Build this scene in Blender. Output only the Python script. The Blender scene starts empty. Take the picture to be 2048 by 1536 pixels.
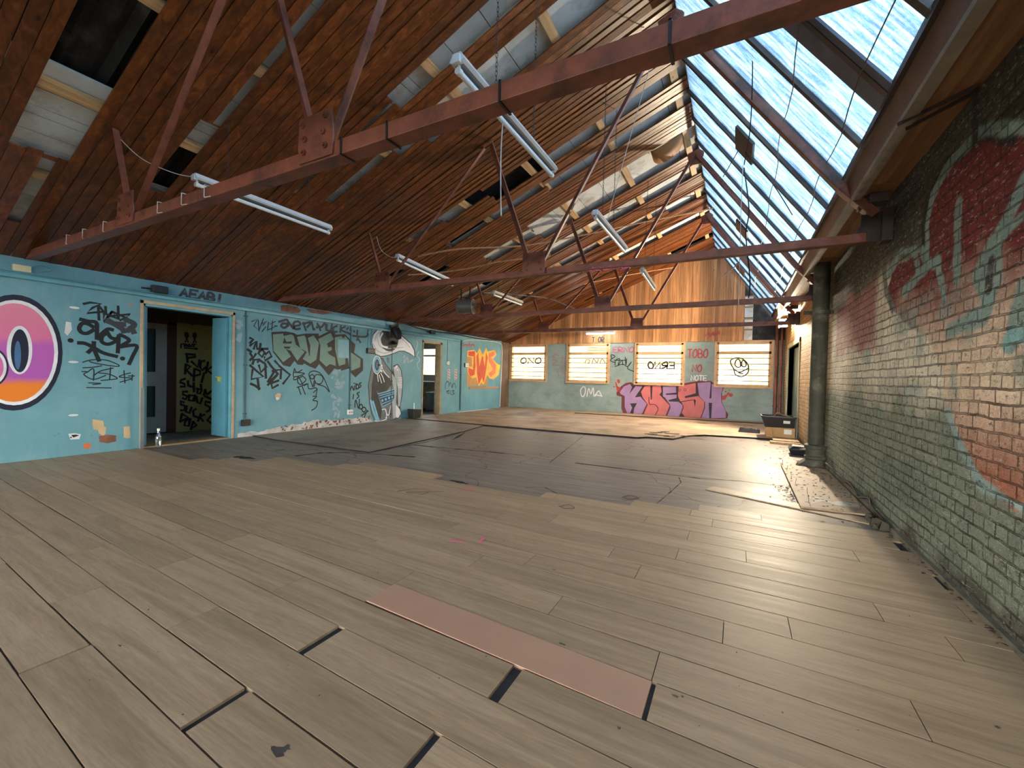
import bpy, bmesh, math, random
import numpy as np
from mathutils import Vector, Matrix
random.seed(7)
SC = bpy.context.scene
COL = SC.collection
# ------------------------------------------------------------------ camera
FPX, CAMH = 838.957, 1.2
YAW, PITCH, ROLL = 0.491934584, -0.0186629623, -0.0244481301
_f = Vector((-math.sin(YAW)*math.cos(PITCH), math.cos(YAW)*math.cos(PITCH), math.sin(PITCH)))
_r = Vector((math.cos(YAW), math.sin(YAW), 0)); _d = _f.cross(_r)
RGT = math.cos(ROLL)*_r + math.sin(ROLL)*_d
DWN = -math.sin(ROLL)*_r + math.cos(ROLL)*_d
CAMP = Vector((0, 0, CAMH))
cam = bpy.data.cameras.new('camera'); camo = bpy.data.objects.new('camera', cam); COL.objects.link(camo)
cam.sensor_width = 36; cam.lens = FPX/2048*36; cam.clip_start = .02
M3 = Matrix((RGT, -DWN, -_f)).transposed()
camo.matrix_world = Matrix.Translation(CAMP) @ M3.to_4x4()
SC.camera = camo
def ray(u, v): return RGT*((u-1024)/FPX) + DWN*((v-768)/FPX) + _f
# surveying helpers: where a sight line meets a real surface of the room
def at_x(u, v, x): d = ray(u, v); return CAMP + d*(x/d.x)
def at_y(u, v, y): d = ray(u, v); return CAMP + d*(y/d.y)
def at_z(u, v, z): d = ray(u, v); return CAMP + d*((z-CAMH)/d.z)
# ------------------------------------------------------------------ room numbers (metres)
XL, XR, YF, YB = -7.77, 1.18, 14.35, -5.0
RX, RZ = -0.70, 5.32               # ridge
def clad_z(x): return 2.5 + .4*(x-XL)
def glass_z(x): return 5.43 - 1.385*(x+.8)
# ------------------------------------------------------------------ materials
MATS = {}
class NT:
    def __init__(s, name):
        s.m = bpy.data.materials.new(name); s.m.use_nodes = True
        s.t = s.m.node_tree; s.t.nodes.clear()
        s.out = s.n('ShaderNodeOutputMaterial')
    def n(s, typ, ins=None, **kw):
        x = s.t.nodes.new(typ)
        for k, v in kw.items(): setattr(x, k, v)
        for k, v in (ins or {}).items(): s.set(x, k, v)
        return x
    def set(s, x, k, v):
        if isinstance(v, bpy.types.NodeSocket): s.t.links.new(v, x.inputs[k])
        elif isinstance(v, bpy.types.Node): s.t.links.new(v.outputs[0], x.inputs[k])
        else:
            if isinstance(v, (tuple, list)) and len(v) == 3 and x.inputs[k].type == 'RGBA': v = (*v, 1)
            x.inputs[k].default_value = v
    def mapped(s, scale=(1,1,1), coord='pos', off=None, rot=(0,0,0)):
        c = s.n('ShaderNodeNewGeometry').outputs['Position'] if coord == 'pos' else s.n('ShaderNodeTexCoord').outputs['Object']
        if off is not None:
            c = s.n('ShaderNodeVectorMath', {0: c, 1: off}, operation='ADD').outputs[0]
        return s.n('ShaderNodeMapping', {'Vector': c, 'Scale': scale, 'Rotation': rot}).outputs[0]
    def noise(s, vec, scale, detail=4, rough=.6, dist=0.):
        return s.n('ShaderNodeTexNoise', {'Vector': vec, 'Scale': scale, 'Detail': detail, 'Roughness': rough, 'Distortion': dist}).outputs[0]
    def ramp(s, fac, stops, interp='LINEAR'):
        r = s.n('ShaderNodeValToRGB', {'Fac': fac}); cr = r.color_ramp; cr.interpolation = interp
        while len(cr.elements) < len(stops): cr.elements.new(.5)
        for e, (p, c) in zip(cr.elements, stops):
            e.position = p; e.color = (*c, 1) if not isinstance(c, (int, float)) else (c, c, c, 1)
        return r.outputs[0]
    def mix(s, fac, a, b, blend='MIX'):
        x = s.n('ShaderNodeMix', data_type='RGBA', blend_type=blend)
        s.set(x, 0, fac); s.set(x, 6, a); s.set(x, 7, b); return x.outputs[2]
    def math(s, op, a, b=0.):
        return s.n('ShaderNodeMath', {0: a, 1: b}, operation=op).outputs[0]
    def bsdf(s, col, rough=.7, bump=None, bstr=.3, bdist=.01, metal=0., spec=.5, **kw):
        b = s.n('ShaderNodeBsdfPrincipled', {'Base Color': col, 'Roughness': rough, 'Metallic': metal, 'Specular IOR Level': spec})
        for k, v in kw.items(): s.set(b, k.replace('_', ' '), v)
        if bump is not None:
            s.set(b, 'Normal', s.n('ShaderNodeBump', {'Height': bump, 'Strength': bstr, 'Distance': bdist}).outputs[0])
        s.t.links.new(b.outputs[0], s.out.inputs[0]); return b
def lin(r, g, b):
    return tuple(((c/255+.055)/1.055)**2.4 if c > 10 else c/255/12.92 for c in (r, g, b))
def mat_plain(name, rgb, rough=.6, var=.25, scale=6., bump=.15, metal=0., spec=.5, grime=None):
    """painted / raw surface with soft mottling and a little relief"""
    if name in MATS: return MATS[name]
    t = NT(name); c = lin(*rgb)
    p = t.mapped(); n = t.noise(p, scale, 5)
    lo = tuple(x*(1-var) for x in c); hi = tuple(min(1, x*(1+var)) for x in c)
    col = t.ramp(n, [(.3, lo), (.7, hi)])
    if grime:
        g = t.noise(p, scale*.45, 6, .7)
        col = t.mix(t.ramp(g, [(.52, 0.), (.68, 1.)]), col, (*lin(*grime), 1))
    t.bsdf(col, rough, t.noise(p, scale*8, 3), bump, .004, metal, spec)
    MATS[name] = t.m; return t.m
def mat_emit(name, rgb, strength):
    t = NT(name); e = t.n('ShaderNodeEmission', {'Color': (*rgb, 1), 'Strength': strength})
    t.t.links.new(e.outputs[0], t.out.inputs[0]); MATS[name] = t.m; return t.m
def mat_wood(name, dark, mid, light, axis=0, rough=.45, tint=.35, scale=1., knots=True, spec=.4, blotch=0.):
    """planks whose grain runs along axis; every board shifts the grain and shade by its own number"""
    t = NT(name)
    at = t.n('ShaderNodeAttribute', attribute_name='board').outputs['Fac']
    off = t.n('ShaderNodeCombineXYZ', {0: t.math('MULTIPLY', at, 37.), 1: t.math('MULTIPLY', at, 91.), 2: t.math('MULTIPLY', at, 53.)}).outputs[0]
    sc = [14.*scale]*3; sc[axis] = 1.1*scale
    sc2 = list(sc); sc2[axis] = .7*scale
    p = t.mapped(tuple(sc2), off=off)
    g = t.noise(p, 1.3, 5, .55, .8)
    fine = t.noise(t.mapped(tuple(4*x for x in sc), off=off), 2.4, 3, .6)
    col = t.ramp(g, [(.22, lin(*dark)), (.5, lin(*mid)), (.80, lin(*light))])
    col = t.mix(.22, col, t.ramp(fine, [(.35, 0.25), (.65, 1.)]), 'MULTIPLY')
    if knots:
        sk = [5.5]*3; sk[axis] = 2.6
        v = t.n('ShaderNodeTexVoronoi', {'Vector': t.mapped(tuple(sk), off=off), 'Scale': .8, 'Randomness': 1.}).outputs['Distance']
        col = t.mix(t.ramp(v, [(.03, .85), (.075, 0.)]), col, (*[x*.3 for x in lin(*dark)], 1))
    if blotch:
        bn = t.noise(t.mapped((1, 1, 1)), 1.7, 6, .7)
        col = t.mix(t.math('MULTIPLY', t.ramp(bn, [(.45, 0.), (.7, 1.)]), blotch), col, (*lin(*dark), 1))
    br = t.math('ADD', t.math('MULTIPLY', t.math('FRACT', t.math('MULTIPLY', at, 7.31)), tint), 1-tint/2)
    col = t.mix(1., col, t.n('ShaderNodeCombineColor', {0: br, 1: br, 2: br}).outputs[0], 'MULTIPLY')
    rr = t.math('ADD', t.math('MULTIPLY', g, .25), rough-.12)
    t.bsdf(col, rr, fine, .12, .002, spec=spec)
    MATS[name] = t.m; return t.m

def mat_teal():
    t = NT('teal_wall_paint'); p = t.mapped()
    n = t.noise(p, 1.1, 6, .65); f = t.noise(p, 9, 5, .6)
    col = t.ramp(n, [(.3, lin(96, 146, 158)), (.55, lin(108, 158, 168)), (.75, lin(126, 170, 176))])
    st = t.noise(t.mapped((1, 2.2, .35)), 2.2, 5, .7)
    col = t.mix(t.math('MULTIPLY', t.ramp(st, [(.5, 0.), (.75, 1.)]), .35), col, (*lin(150, 176, 176), 1))
    vor = t.noise(p, 5.5, 6, .75)
    col = t.mix(t.math('MULTIPLY', t.ramp(vor, [(.66, 0.), (.72, 1.)]), .7), col, (*lin(60, 84, 88), 1))
    t.bsdf(col, .62, f, .25, .006); return t.m
def mat_far():
    t = NT('grey_green_wall_paint'); p = t.mapped()
    n = t.noise(p, 1.3, 6, .7)
    col = t.ramp(n, [(.3, lin(120, 140, 136)), (.6, lin(150, 170, 166)), (.8, lin(168, 178, 170))])
    st = t.noise(t.mapped((.6, 1, 3.)), 1.9, 6, .7)
    col = t.mix(t.math('MULTIPLY', t.ramp(st, [(.55, 0.), (.75, 1.)]), .5), col, (*lin(96, 96, 84), 1))
    t.bsdf(col, .65, t.noise(p, 8, 4), .25, .006); return t.m
def mat_brick():
    t = NT('painted_brickwork')
    g = t.n('ShaderNodeNewGeometry').outputs['Position']
    s = t.n('ShaderNodeSeparateXYZ', {0: g})
    v = t.n('ShaderNodeCombineXYZ', {0: s.outputs[1], 1: s.outputs[2], 2: 0.}).outputs[0]
    wob = t.n('ShaderNodeTexNoise', {'Vector': v, 'Scale': 7., 'Detail': 3.}).outputs['Color']
    v2 = t.n('ShaderNodeVectorMath', {0: v, 1: t.n('ShaderNodeVectorMath', {0: wob, 'Scale': .026}, operation='SCALE').outputs[0]}, operation='ADD').outputs[0]
    bk = t.n('ShaderNodeTexBrick', {'Vector': v2, 'Scale': 1., 'Mortar Size': .0075, 'Mortar Smooth': .35, 'Brick Width': .222, 'Row Height': .0755,
        'Color1': (.82, .82, .82, 1), 'Color2': (1.08, 1.08, 1.08, 1), 'Mortar': (.20, .18, .165, 1)}, offset=.5, squash=.5, squash_frequency=2)
    paint = t.n('ShaderNodeVertexColor', layer_name='paint').outputs[0]
    rough_n = t.noise(t.mapped(), 14, 6, .7); mid = t.noise(t.mapped(), 3.2, 6, .7)
    mortar = t.noise(t.mapped((1,1,1), off=(3,7,1)), 4.5, 5, .7)
    bcol = t.mix(t.math('MULTIPLY', t.ramp(mortar, [(.4, 0.), (.62, 1.)]), .6), bk.outputs[0], (.95, .95, .95, 1))
    col = t.mix(1., paint, bcol, 'MULTIPLY')
    col = t.mix(t.math('MULTIPLY', t.ramp(mid, [(.45, 0.), (.72, 1.)]), .55), col, t.mix(1., paint, (.64, .61, .56, 1), 'MULTIPLY'))
    chip = t.noise(t.mapped((1, .8, 2.6)), 20, 6, .85)
    col = t.mix(t.ramp(chip, [(.57, 0.), (.62, .85)]), col, (*lin(196, 186, 166), 1))
    chip2 = t.noise(t.mapped((1.1, 1, 2.), off=(5, 5, 5)), 13, 6, .85)
    col = t.mix(t.ramp(chip2, [(.56, 0.), (.64, .85)]), col, (*lin(40, 34, 30), 1))
    h = t.math('ADD', t.math('MULTIPLY', bk.outputs['Fac'], -1.), t.math('MULTIPLY', rough_n, 1.1))
    t.bsdf(col, .75, h, 1., .035, spec=.35); return t.m
def mat_screed():
    t = NT('worn_subfloor'); p = t.mapped()
    n = t.noise(p, .8, 7, .68); st = t.noise(t.mapped((.7, 9, 1)), 1.5, 6, .7)
    col = t.ramp(n, [(.3, lin(112, 102, 96)), (.5, lin(144, 130, 118)), (.72, lin(170, 152, 130))])
    col = t.mix(.55, col, t.ramp(st, [(.3, lin(90, 84, 84)), (.7, lin(170, 156, 140))]), 'MIX')
    w = t.n('ShaderNodeTexNoise', {'Vector': p, 'Scale': 2.2, 'Detail': 4.}).outputs['Color']
    q = t.n('ShaderNodeVectorMath', {0: p, 1: t.n('ShaderNodeVectorMath', {0: w, 'Scale': .55}, operation='SCALE').outputs[0]}, operation='ADD').outputs[0]
    cr = t.n('ShaderNodeTexVoronoi', {'Vector': q, 'Scale': .62}, feature='DISTANCE_TO_EDGE').outputs['Distance']
    crack = t.ramp(cr, [(.0, 1.), (.006, 0.)])
    col = t.mix(t.math('MULTIPLY', crack, .75), col, (*lin(34, 28, 26), 1))
    sp = t.noise(p, 11, 5, .8)
    col = t.mix(t.ramp(sp, [(.64, 0.), (.72, .6)]), col, (*lin(52, 44, 40), 1))
    rg = t.math('ADD', t.math('MULTIPLY', n, .4), .30)
    t.bsdf(col, rg, t.math('ADD', st, t.math('MULTIPLY', n, 2.)), .35, .008, spec=.16); return t.m
def mat_skyglass():
    t = NT('patterned_rooflight_glass')
    p = t.mapped((1, 1, 1), 'pos')
    streak = t.noise(t.mapped((1.2, 14, 1.2)), 2.0, 6, .7, .6)
    fine = t.noise(t.mapped((10, 26, 10)), 5.0, 3, .6)
    col = t.ramp(streak, [(.32, lin(116, 136, 152)), (.5, lin(168, 186, 200)), (.66, lin(228, 236, 242))])
    col = t.mix(.5, col, t.ramp(fine, [(.40, lin(140, 170, 198)), (.60, (1, 1, 1))]), 'MULTIPLY')
    blot = t.noise(p, 2.3, 6, .75)
    col = t.mix(t.ramp(blot, [(.66, 0.), (.72, .7)]), col, (*lin(70, 66, 66), 1))
    tr = t.n('ShaderNodeBsdfTranslucent', {'Color': col}); tp = t.n('ShaderNodeBsdfTransparent', {'Color': col})
    m = t.n('ShaderNodeMixShader', {0: .62}); t.t.links.new(tr.outputs[0], m.inputs[1]); t.t.links.new(tp.outputs[0], m.inputs[2])
    gl = t.n('ShaderNodeBsdfGlossy', {'Color': (.8, .9, 1, 1), 'Roughness': .2})
    m2 = t.n('ShaderNodeMixShader', {0: .05}); t.t.links.new(m.outputs[0], m2.inputs[1]); t.t.links.new(gl.outputs[0], m2.inputs[2])
    t.t.links.new(m2.outputs[0], t.out.inputs[0]); return t.m
def mat_clear(name, col=(.95, .97, .96), gloss=.06):
    t = NT(name); tp = t.n('ShaderNodeBsdfTransparent', {'Color': (*col, 1)})
    gl = t.n('ShaderNodeBsdfGlossy', {'Roughness': .05}); m = t.n('ShaderNodeMixShader', {0: gloss})
    t.t.links.new(tp.outputs[0], m.inputs[1]); t.t.links.new(gl.outputs[0], m.inputs[2]); t.t.links.new(m.outputs[0], t.out.inputs[0]); return t.m

TEAL, FAR, BRICK, SCREED = mat_teal(), mat_far(), mat_brick(), mat_screed()
SKYG, CLEAR = mat_skyglass(), mat_clear('window_glass')
CLAD = mat_wood('varnished_pine_cladding', (58, 29, 11), (104, 54, 20), (148, 84, 36), 0, .40, .5)
GABLE = mat_wood('raw_pine_boarding', (140, 92, 54), (190, 136, 88), (218, 168, 118), 2, .55, .62)
LAMI = mat_wood('oak_laminate', (160, 134, 106), (186, 158, 126), (206, 178, 146), 0, .5, .18, 1., False, .28, .2)
BATTEN = mat_wood('pale_softwood', (150, 112, 74), (190, 150, 104), (214, 180, 134), 1, .6, .3)
LATHM = mat_wood('softwood_lath', (120, 78, 44), (164, 116, 70), (196, 150, 100), 0, .5, .3)
FRAMEW = mat_plain('warm_window_timber', (206, 168, 124), .5, .2, 5)
STEEL = mat_plain('red_oxide_steel', (122, 68, 50), .48, .3, 7, .3, grime=(70, 40, 34))
STEELD = mat_plain('dark_painted_steel', (58, 46, 42), .5, .3, 7, .3)
INSUL = mat_plain('white_insulation_board', (206, 208, 204), .7, .14, 3, .1, grime=(150, 146, 134))
VOID = mat_plain('blackened_roof_sheet', (30, 28, 28), .8, .4, 5, .4, grime=(70, 68, 62))
TIMBERP = mat_plain('grey_painted_timber', (146, 138, 122), .55, .25, 4, .2, grime=(92, 76, 60))
SOFFIT = mat_wood('soffit_plywood', (106, 72, 48), (150, 108, 74), (182, 140, 100), 1, .55, .35)
IRON = mat_plain('dark_green_cast_iron', (62, 60, 46), .7, .35, 9, .4, grime=(110, 104, 86))
WHITE = mat_plain('white_enamel', (226, 230, 232), .3, .06, 8, .03)
TUBE = mat_plain('dead_tube_glass', (232, 238, 240), .18, .04, 8, .0)
ALU = mat_plain('dull_reflector', (120, 124, 124), .4, .2, 9, .1, .5)
BLACK = mat_plain('black_plastic', (26, 26, 26), .45, .3, 9, .1)
GREYP = mat_plain('grey_plastic', (122, 118, 108), .5, .15, 9, .1)
CREAM = mat_plain('cream_plastic', (214, 200, 160), .45, .1, 9, .05)
WPLAS = mat_plain('white_plastic', (222, 222, 214), .4, .08, 9, .05)
TEALP = mat_plain('teal_gloss_paint', (104, 166, 178), .42, .16, 3, .12, grime=(86, 130, 138))
TEALD = mat_plain('teal_door_paint', (86, 146, 164), .5, .12, 3, .1)
CHIP = mat_wood('chipboard_sheet', (160, 128, 92), (188, 156, 116), (206, 176, 136), 1, .5, .2, 1, False)
PINK = mat_plain('pink_backing', (198, 154, 126), .55, .07, 2.2, .04)
PINKB = mat_plain('pink_paper', (230, 110, 140), .6, .1, 9, .02)
CARD = mat_plain('brown_cardboard', (186, 146, 98), .75, .12, 5, .1)
YELW = mat_plain('yellow_corridor_paint', (178, 164, 100), .6, .12, 2, .1, grime=(140, 124, 76))
BROWNP = mat_plain('brown_door_frame', (88, 48, 34), .5, .2, 5)
OFFW = mat_plain('off_white_door', (186, 182, 170), .5, .1, 3)
DARKG = mat_plain('dark_door_glass', (14, 15, 18), .15, .3, 3, 0.)
RUST = mat_plain('rusty_wire', (110, 84, 66), .6, .3, 9)
WIREW = mat_plain('white_cable', (210, 200, 190), .5, .08, 9)
CORK = mat_plain('sagging_hardboard', (166, 112, 64), .6, .15, 4, .1)
TUBELIT = mat_emit('lit_fluorescent_tube', (.92, 1, .96), 22)
FLOODE = mat_emit('lit_floodlight', (1, .82, .52), 60)

# ------------------------------------------------------------------ mesh helpers
class B:
    """collects shapes into one mesh object"""
    def __init__(s): s.v = []; s.f = []; s.mi = []; s.at = []; s.cur = 0; s.bd = 0.
    def add(s, vs, fs):
        o = len(s.v); s.v += [tuple(v) for v in vs]
        for f in fs: s.f.append([o+i for i in f]); s.mi.append(s.cur); s.at.append(s.bd)
        return s
    def box(s, a, b):
        (x0, y0, z0), (x1, y1, z1) = a, b
        if x0 > x1: x0, x1 = x1, x0
        if y0 > y1: y0, y1 = y1, y0
        if z0 > z1: z0, z1 = z1, z0
        return s.add([(x0,y0,z0),(x1,y0,z0),(x1,y1,z0),(x0,y1,z0),(x0,y0,z1),(x1,y0,z1),(x1,y1,z1),(x0,y1,z1)],
              [(0,3,2,1),(4,5,6,7),(0,1,5,4),(1,2,6,5),(2,3,7,6),(3,0,4,7)])
    def hexa(s, lo, hi):
        """two matching quads (or n-gons) joined"""
        n = len(lo)
        return s.add(list(lo)+list(hi), [tuple(range(n))[::-1], tuple(range(n, 2*n))]+[(i,(i+1)%n,n+(i+1)%n,n+i) for i in range(n)])
    def bar(s, p, q, w, h, up=(0,0,1)):
        p, q = Vector(p), Vector(q); d = (q-p).normalized(); u = Vector(up)
        if abs(d.dot(u)) > .98: u = Vector((0,1,0))
        a = d.cross(u).normalized()*w/2; b = a.cross(d).normalized()*h/2
        return s.hexa([p-a-b,p+a-b,p+a+b,p-a+b],[q-a-b,q+a-b,q+a+b,q-a+b])
    def tube(s, pts, r, n=8, caps=True):
        pts = [Vector(p) for p in pts]; rings = []; o = len(s.v)
        rr = r if isinstance(r, (list, tuple)) else [r]*len(pts)
        ref = None
        for i, p in enumerate(pts):
            d = (pts[min(i+1, len(pts)-1)]-pts[max(i-1, 0)]).normalized()
            if ref is None: ref = Vector((0,0,1)) if abs(d.z) < .9 else Vector((1,0,0))
            a = d.cross(ref).normalized(); ref2 = a.cross(d).normalized(); ref = ref2
            rings.append([p+(a*math.cos(2*math.pi*k/n)+ref2*math.sin(2*math.pi*k/n))*rr[i] for k in range(n)])
        vs = [v for ring in rings for v in ring]; fs = []
        for i in range(len(rings)-1):
            for k in range(n): fs.append((i*n+k, i*n+(k+1)%n, (i+1)*n+(k+1)%n, (i+1)*n+k))
        if caps: fs += [tuple(range(n))[::-1], tuple(range((len(rings)-1)*n, len(rings)*n))]
        return s.add(vs, fs)
    def prism(s, poly, ax, a, b):
        """polygon in the plane across axis ax, from a to b along it"""
        def P(p, t):
            q = list(p); q.insert(ax, t); return tuple(q)
        return s.hexa([P(p, a) for p in poly], [P(p, b) for p in poly])
    def torus(s, c, R, r, ax=0, n=16, m=6):
        c = Vector(c); pts = []
        for i in range(n+1):
            t = 2*math.pi*i/n; q = [R*math.cos(t), R*math.sin(t)]; q.insert(ax, 0); pts.append(c+Vector(q))
        return s.tube(pts, r, m)
    def build(s, name, mats, parent=None, smooth=False, loc=None):
        me = bpy.data.meshes.new(name); me.from_pydata(s.v, [], s.f); me.validate()
        for m in (mats if isinstance(mats, (list, tuple)) else [mats]): me.materials.append(m)
        if len(me.polygons) == len(s.mi):
            me.polygons.foreach_set('material_index', s.mi)
            if any(s.at):
                a = me.attributes.new('board', 'FLOAT', 'FACE'); a.data.foreach_set('value', s.at)
        bm = bmesh.new(); bm.from_mesh(me); bmesh.ops.recalc_face_normals(bm, faces=bm.faces); bm.to_mesh(me); bm.free()
        if smooth:
            me.polygons.foreach_set('use_smooth', [True]*len(me.polygons))
            try: me.set_sharp_from_angle(angle=math.radians(40))
            except Exception: pass
        o = bpy.data.objects.new(name, me); COL.objects.link(o)
        if parent is not None:
            o.parent = parent
            if parent.type == 'EMPTY' or parent.location.length: o.matrix_parent_inverse = Matrix.Translation(-parent.location)
        return o
def bevel(o, w=.004, seg=2):
    m = o.modifiers.new('bevel', 'BEVEL'); m.width = w; m.segments = seg; m.limit_method = 'ANGLE'; return o
def tag(o, label=None, cat=None, group=None, kind=None):
    if label: o['label'] = label
    if cat: o['category'] = cat
    if group: o['group'] = group
    if kind: o['kind'] = kind
    return o
def thing(name, loc, label, cat, group=None, kind=None):
    o = bpy.data.objects.new(name, None); o.empty_display_size = .1; COL.objects.link(o); o.location = loc
    return tag(o, label, cat, group, kind)
def struct(o, label, cat): return tag(o, label, cat, kind='structure')
def wall_rects(b, ax, pos, thick, u0, u1, z0, z1, holes):
    """a wall slab across axis ax with rectangular openings (u0,u1,z0,z1)"""
    us = sorted({u0, u1, *[h[0] for h in holes], *[h[1] for h in holes]}); zs = sorted({z0, z1, *[h[2] for h in holes], *[h[3] for h in holes]})
    for i in range(len(us)-1):
        for j in range(len(zs)-1):
            cu, cz = (us[i]+us[i+1])/2, (zs[j]+zs[j+1])/2
            if any(h[0] < cu < h[1] and h[2] < cz < h[3] for h in holes): continue
            if cu < u0 or cu > u1 or cz < z0 or cz > z1: continue
            if ax == 0: b.box((pos, us[i], zs[j]), (pos+thick, us[i+1], zs[j+1]))
            else: b.box((us[i], pos, zs[j]), (us[i+1], pos+thick, zs[j+1]))
    return b

# ================================================================== SETTING
# ---- floor
fl = B().box((-12.7, YB-.2, -.16), (XR+.25, YF+.3, -.012)).build('floor', SCREED)
struct(fl, 'worn grey brown screed subfloor with cracks where the laminate has been lifted', 'floor')
# oak laminate, rows run across the room; each row slightly fanned as laid
ROWS = [.68-.21*k for k in range(9, 0, -1)] + [.68, .895, 1.12, 1.335, 1.541, 1.749, 1.955, 2.163] + [2.163+.2075*k for k in range(1, 13)]
def skew(y): return -.036*max(0, min(1, (3.6-y)/2.4))
PHASE = {9: -1.585, 10: -.845, 11: -1.597, 12: -.76, 13: -1.684}
WIDE = {(9, 0): .035, (11, 0): .03, (12, 0): .045, (10, 0): .03, (8, 0): .012, (13, 1): .03}
def lam_extent(yc):
    if yc < 2.85: return [(XL+.01, XR-.01)]
    if yc < 3.05: return [(-6.3, XR-.01)]
    if yc < 3.28: return [(-6.05, XR-.01)]
    if yc < 3.7: return [(-5.55, XR-.01)]
    if yc < 3.85: return [(-4.5, XR-.02)]
    if yc < 4.03: return [(-4.35, -3.06), (-1.71, XR-.02)]
    if yc < 4.2: return [(-.86, XR-.03)]
    if yc < 4.4: return [(-.28, XR-.03)]
    if yc < 4.5: return [(.49, XR-.05)]
    return []
lam = B(); rnd = random.Random(3)
for k in range(len(ROWS)-1):
    y0, y1 = ROWS[k], ROWS[k+1]; s0, s1 = skew(y0), skew(y1)
    ph = PHASE.get(k, -1.0-rnd.uniform(0, 1.425))
    if k == 8: ph = -2.417
    for (xa, xb) in lam_extent((y0+y1)/2):
        n = -9
        while ph+1.425*n < xb:
            a, b2 = ph+1.425*n, ph+1.425*(n+1)
            gl = WIDE.get((k, n), .0035); gr = WIDE.get((k, n+1), .0035)
            n += 1
            xs, xe = max(a+gl/2, xa), min(b2-gr/2, xb)
            if k == 11 and n-1 == -1: xe = -1.625
            if xe-xs < .06: continue
            if k == 13 and abs(a+1.684) < .01: continue          # the pink-backed plank lies here
            g = rnd.choice([.002, .003, .004, .005])
            top = rnd.choice([0, 0, 0, .0003, .0005]); lift = rnd.choice([0]*12+[.001])
            P = lambda x, y, s, z: (x, y+s*(x+1), z)
            lo = [P(xs, y0+g, s0, -.0115), P(xe, y0+g, s0, -.0115), P(xe, y1-g, s1, -.0115), P(xs, y1-g, s1, -.0115)]
            hi = [P(xs, y0+g, s0, top), P(xe, y0+g, s0, top+lift), P(xe, y1-g, s1, top+lift*.6), P(xs, y1-g, s1, top)]
            lam.bd = rnd.random()*.97+.02; lam.hexa(lo, hi)
lamo = lam.build('laminate_flooring', LAMI, fl)
ub = B()
for k in range(len(ROWS)-1):
    for xa, xb in lam_extent((ROWS[k]+ROWS[k+1])/2):
        q = [(xa+.004, ROWS[k]+.004), (xb-.004, ROWS[k]+.004), (xb-.004, ROWS[k+1]+.001), (xa+.004, ROWS[k+1]+.001)]
        ub.add([(x, y+skew(y)*(x+1), -.0118) for x, y in q], [(0, 1, 2, 3)])
ub.build('underlay', mat_plain('dark_underlay', (44, 46, 50), .9, .2, 6), fl)
# thin floor sheets laid over the far half
b = B(); b.bd = .3
b.hexa([(x, y, -.0115) for x, y in [(-7.74,8.55),(-5.3,8.56),(-3.4,8.62),(-1.75,8.74),(-1.6,8.95),(-1.1,9.02),(-.9,9.7),(-.6,10.1),(.3,10.3),(1.16,10.42),(1.16,14.3),(-7.74,14.3)]],
       [(x, y, .022) for x, y in [(-7.74,8.55),(-5.3,8.56),(-3.4,8.62),(-1.75,8.74),(-1.6,8.95),(-1.1,9.02),(-.9,9.7),(-.6,10.1),(.3,10.3),(1.16,10.42),(1.16,14.3),(-7.74,14.3)]])
SHEET = mat_plain('dusty_floor_sheet', (178, 150, 118), .62, .3, 1.6, .25, grime=(122, 100, 80))
EDG = mat_plain('dark_edge_and_shadow_gap', (40, 34, 30), .9, .3, 9)  # exposed edge and shadow gap of the sheets put into one dark colour
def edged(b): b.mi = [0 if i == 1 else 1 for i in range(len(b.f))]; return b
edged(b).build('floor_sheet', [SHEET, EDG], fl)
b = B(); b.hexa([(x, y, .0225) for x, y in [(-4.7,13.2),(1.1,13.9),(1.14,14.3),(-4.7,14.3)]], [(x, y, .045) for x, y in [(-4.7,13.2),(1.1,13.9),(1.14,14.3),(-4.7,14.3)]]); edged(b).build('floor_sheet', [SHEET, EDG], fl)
b = B(); q = [(-7.74,4.5),(-6.95,4.46),(-4.85,4.55),(-5.1,7.45),(-5.3,8.5),(-7.74,8.5)]
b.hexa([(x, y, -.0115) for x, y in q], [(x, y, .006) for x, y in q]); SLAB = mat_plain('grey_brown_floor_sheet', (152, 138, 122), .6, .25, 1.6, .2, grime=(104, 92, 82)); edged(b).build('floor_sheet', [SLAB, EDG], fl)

b = B(); rnd = random.Random(13)
for pl, w in [([(827,890),(900,897),(960,902),(1050,911)], .05), ([(1150,926),(1240,937),(1320,947),(1400,957)], .04), ([(1400,957),(1480,962),(1560,972)], .02), ([(690,905),(760,909),(830,914)], .05), ([(905,880),(930,865)], .05), ([(740,905),(850,885),(920,866)], .03), ([(1100,925),(1150,885),(1200,845)], .012), ([(1310,1010),(1340,985),(1362,965),(1358,955)], .014), ([(1050,975),(1090,975),(1120,990)], .01), ([(560,880),(640,893),(740,905)], .05), ([(590,912),(640,906),(700,905)], .07), ([(900,960),(935,968)], .05), ([(470,913),(510,918)], .10)]:
    P = []
    for a_, c_ in zip(pl[:-1], pl[1:]):
        for k in range(6): P.append(at_z(a_[0]+(c_[0]-a_[0])*k/6, a_[1]+(c_[1]-a_[1])*k/6, -.012))
    P.append(at_z(*pl[-1], -.012)); vs = []
    for i, p in enumerate(P):
        d = (P[min(i+1, len(P)-1)]-P[max(i-1, 0)]).normalized(); n = Vector((-d.y, d.x, 0))*w*rnd.uniform(.15, .8)
        vs += [tuple(p+n+Vector((0, 0, .0008))), tuple(p-n+Vector((0, 0, .0008)))]
    b.add(vs, [(2*i, 2*i+1, 2*i+3, 2*i+2) for i in range(len(P)-1)])
b.build('floor_seam', EDG, fl)

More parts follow.
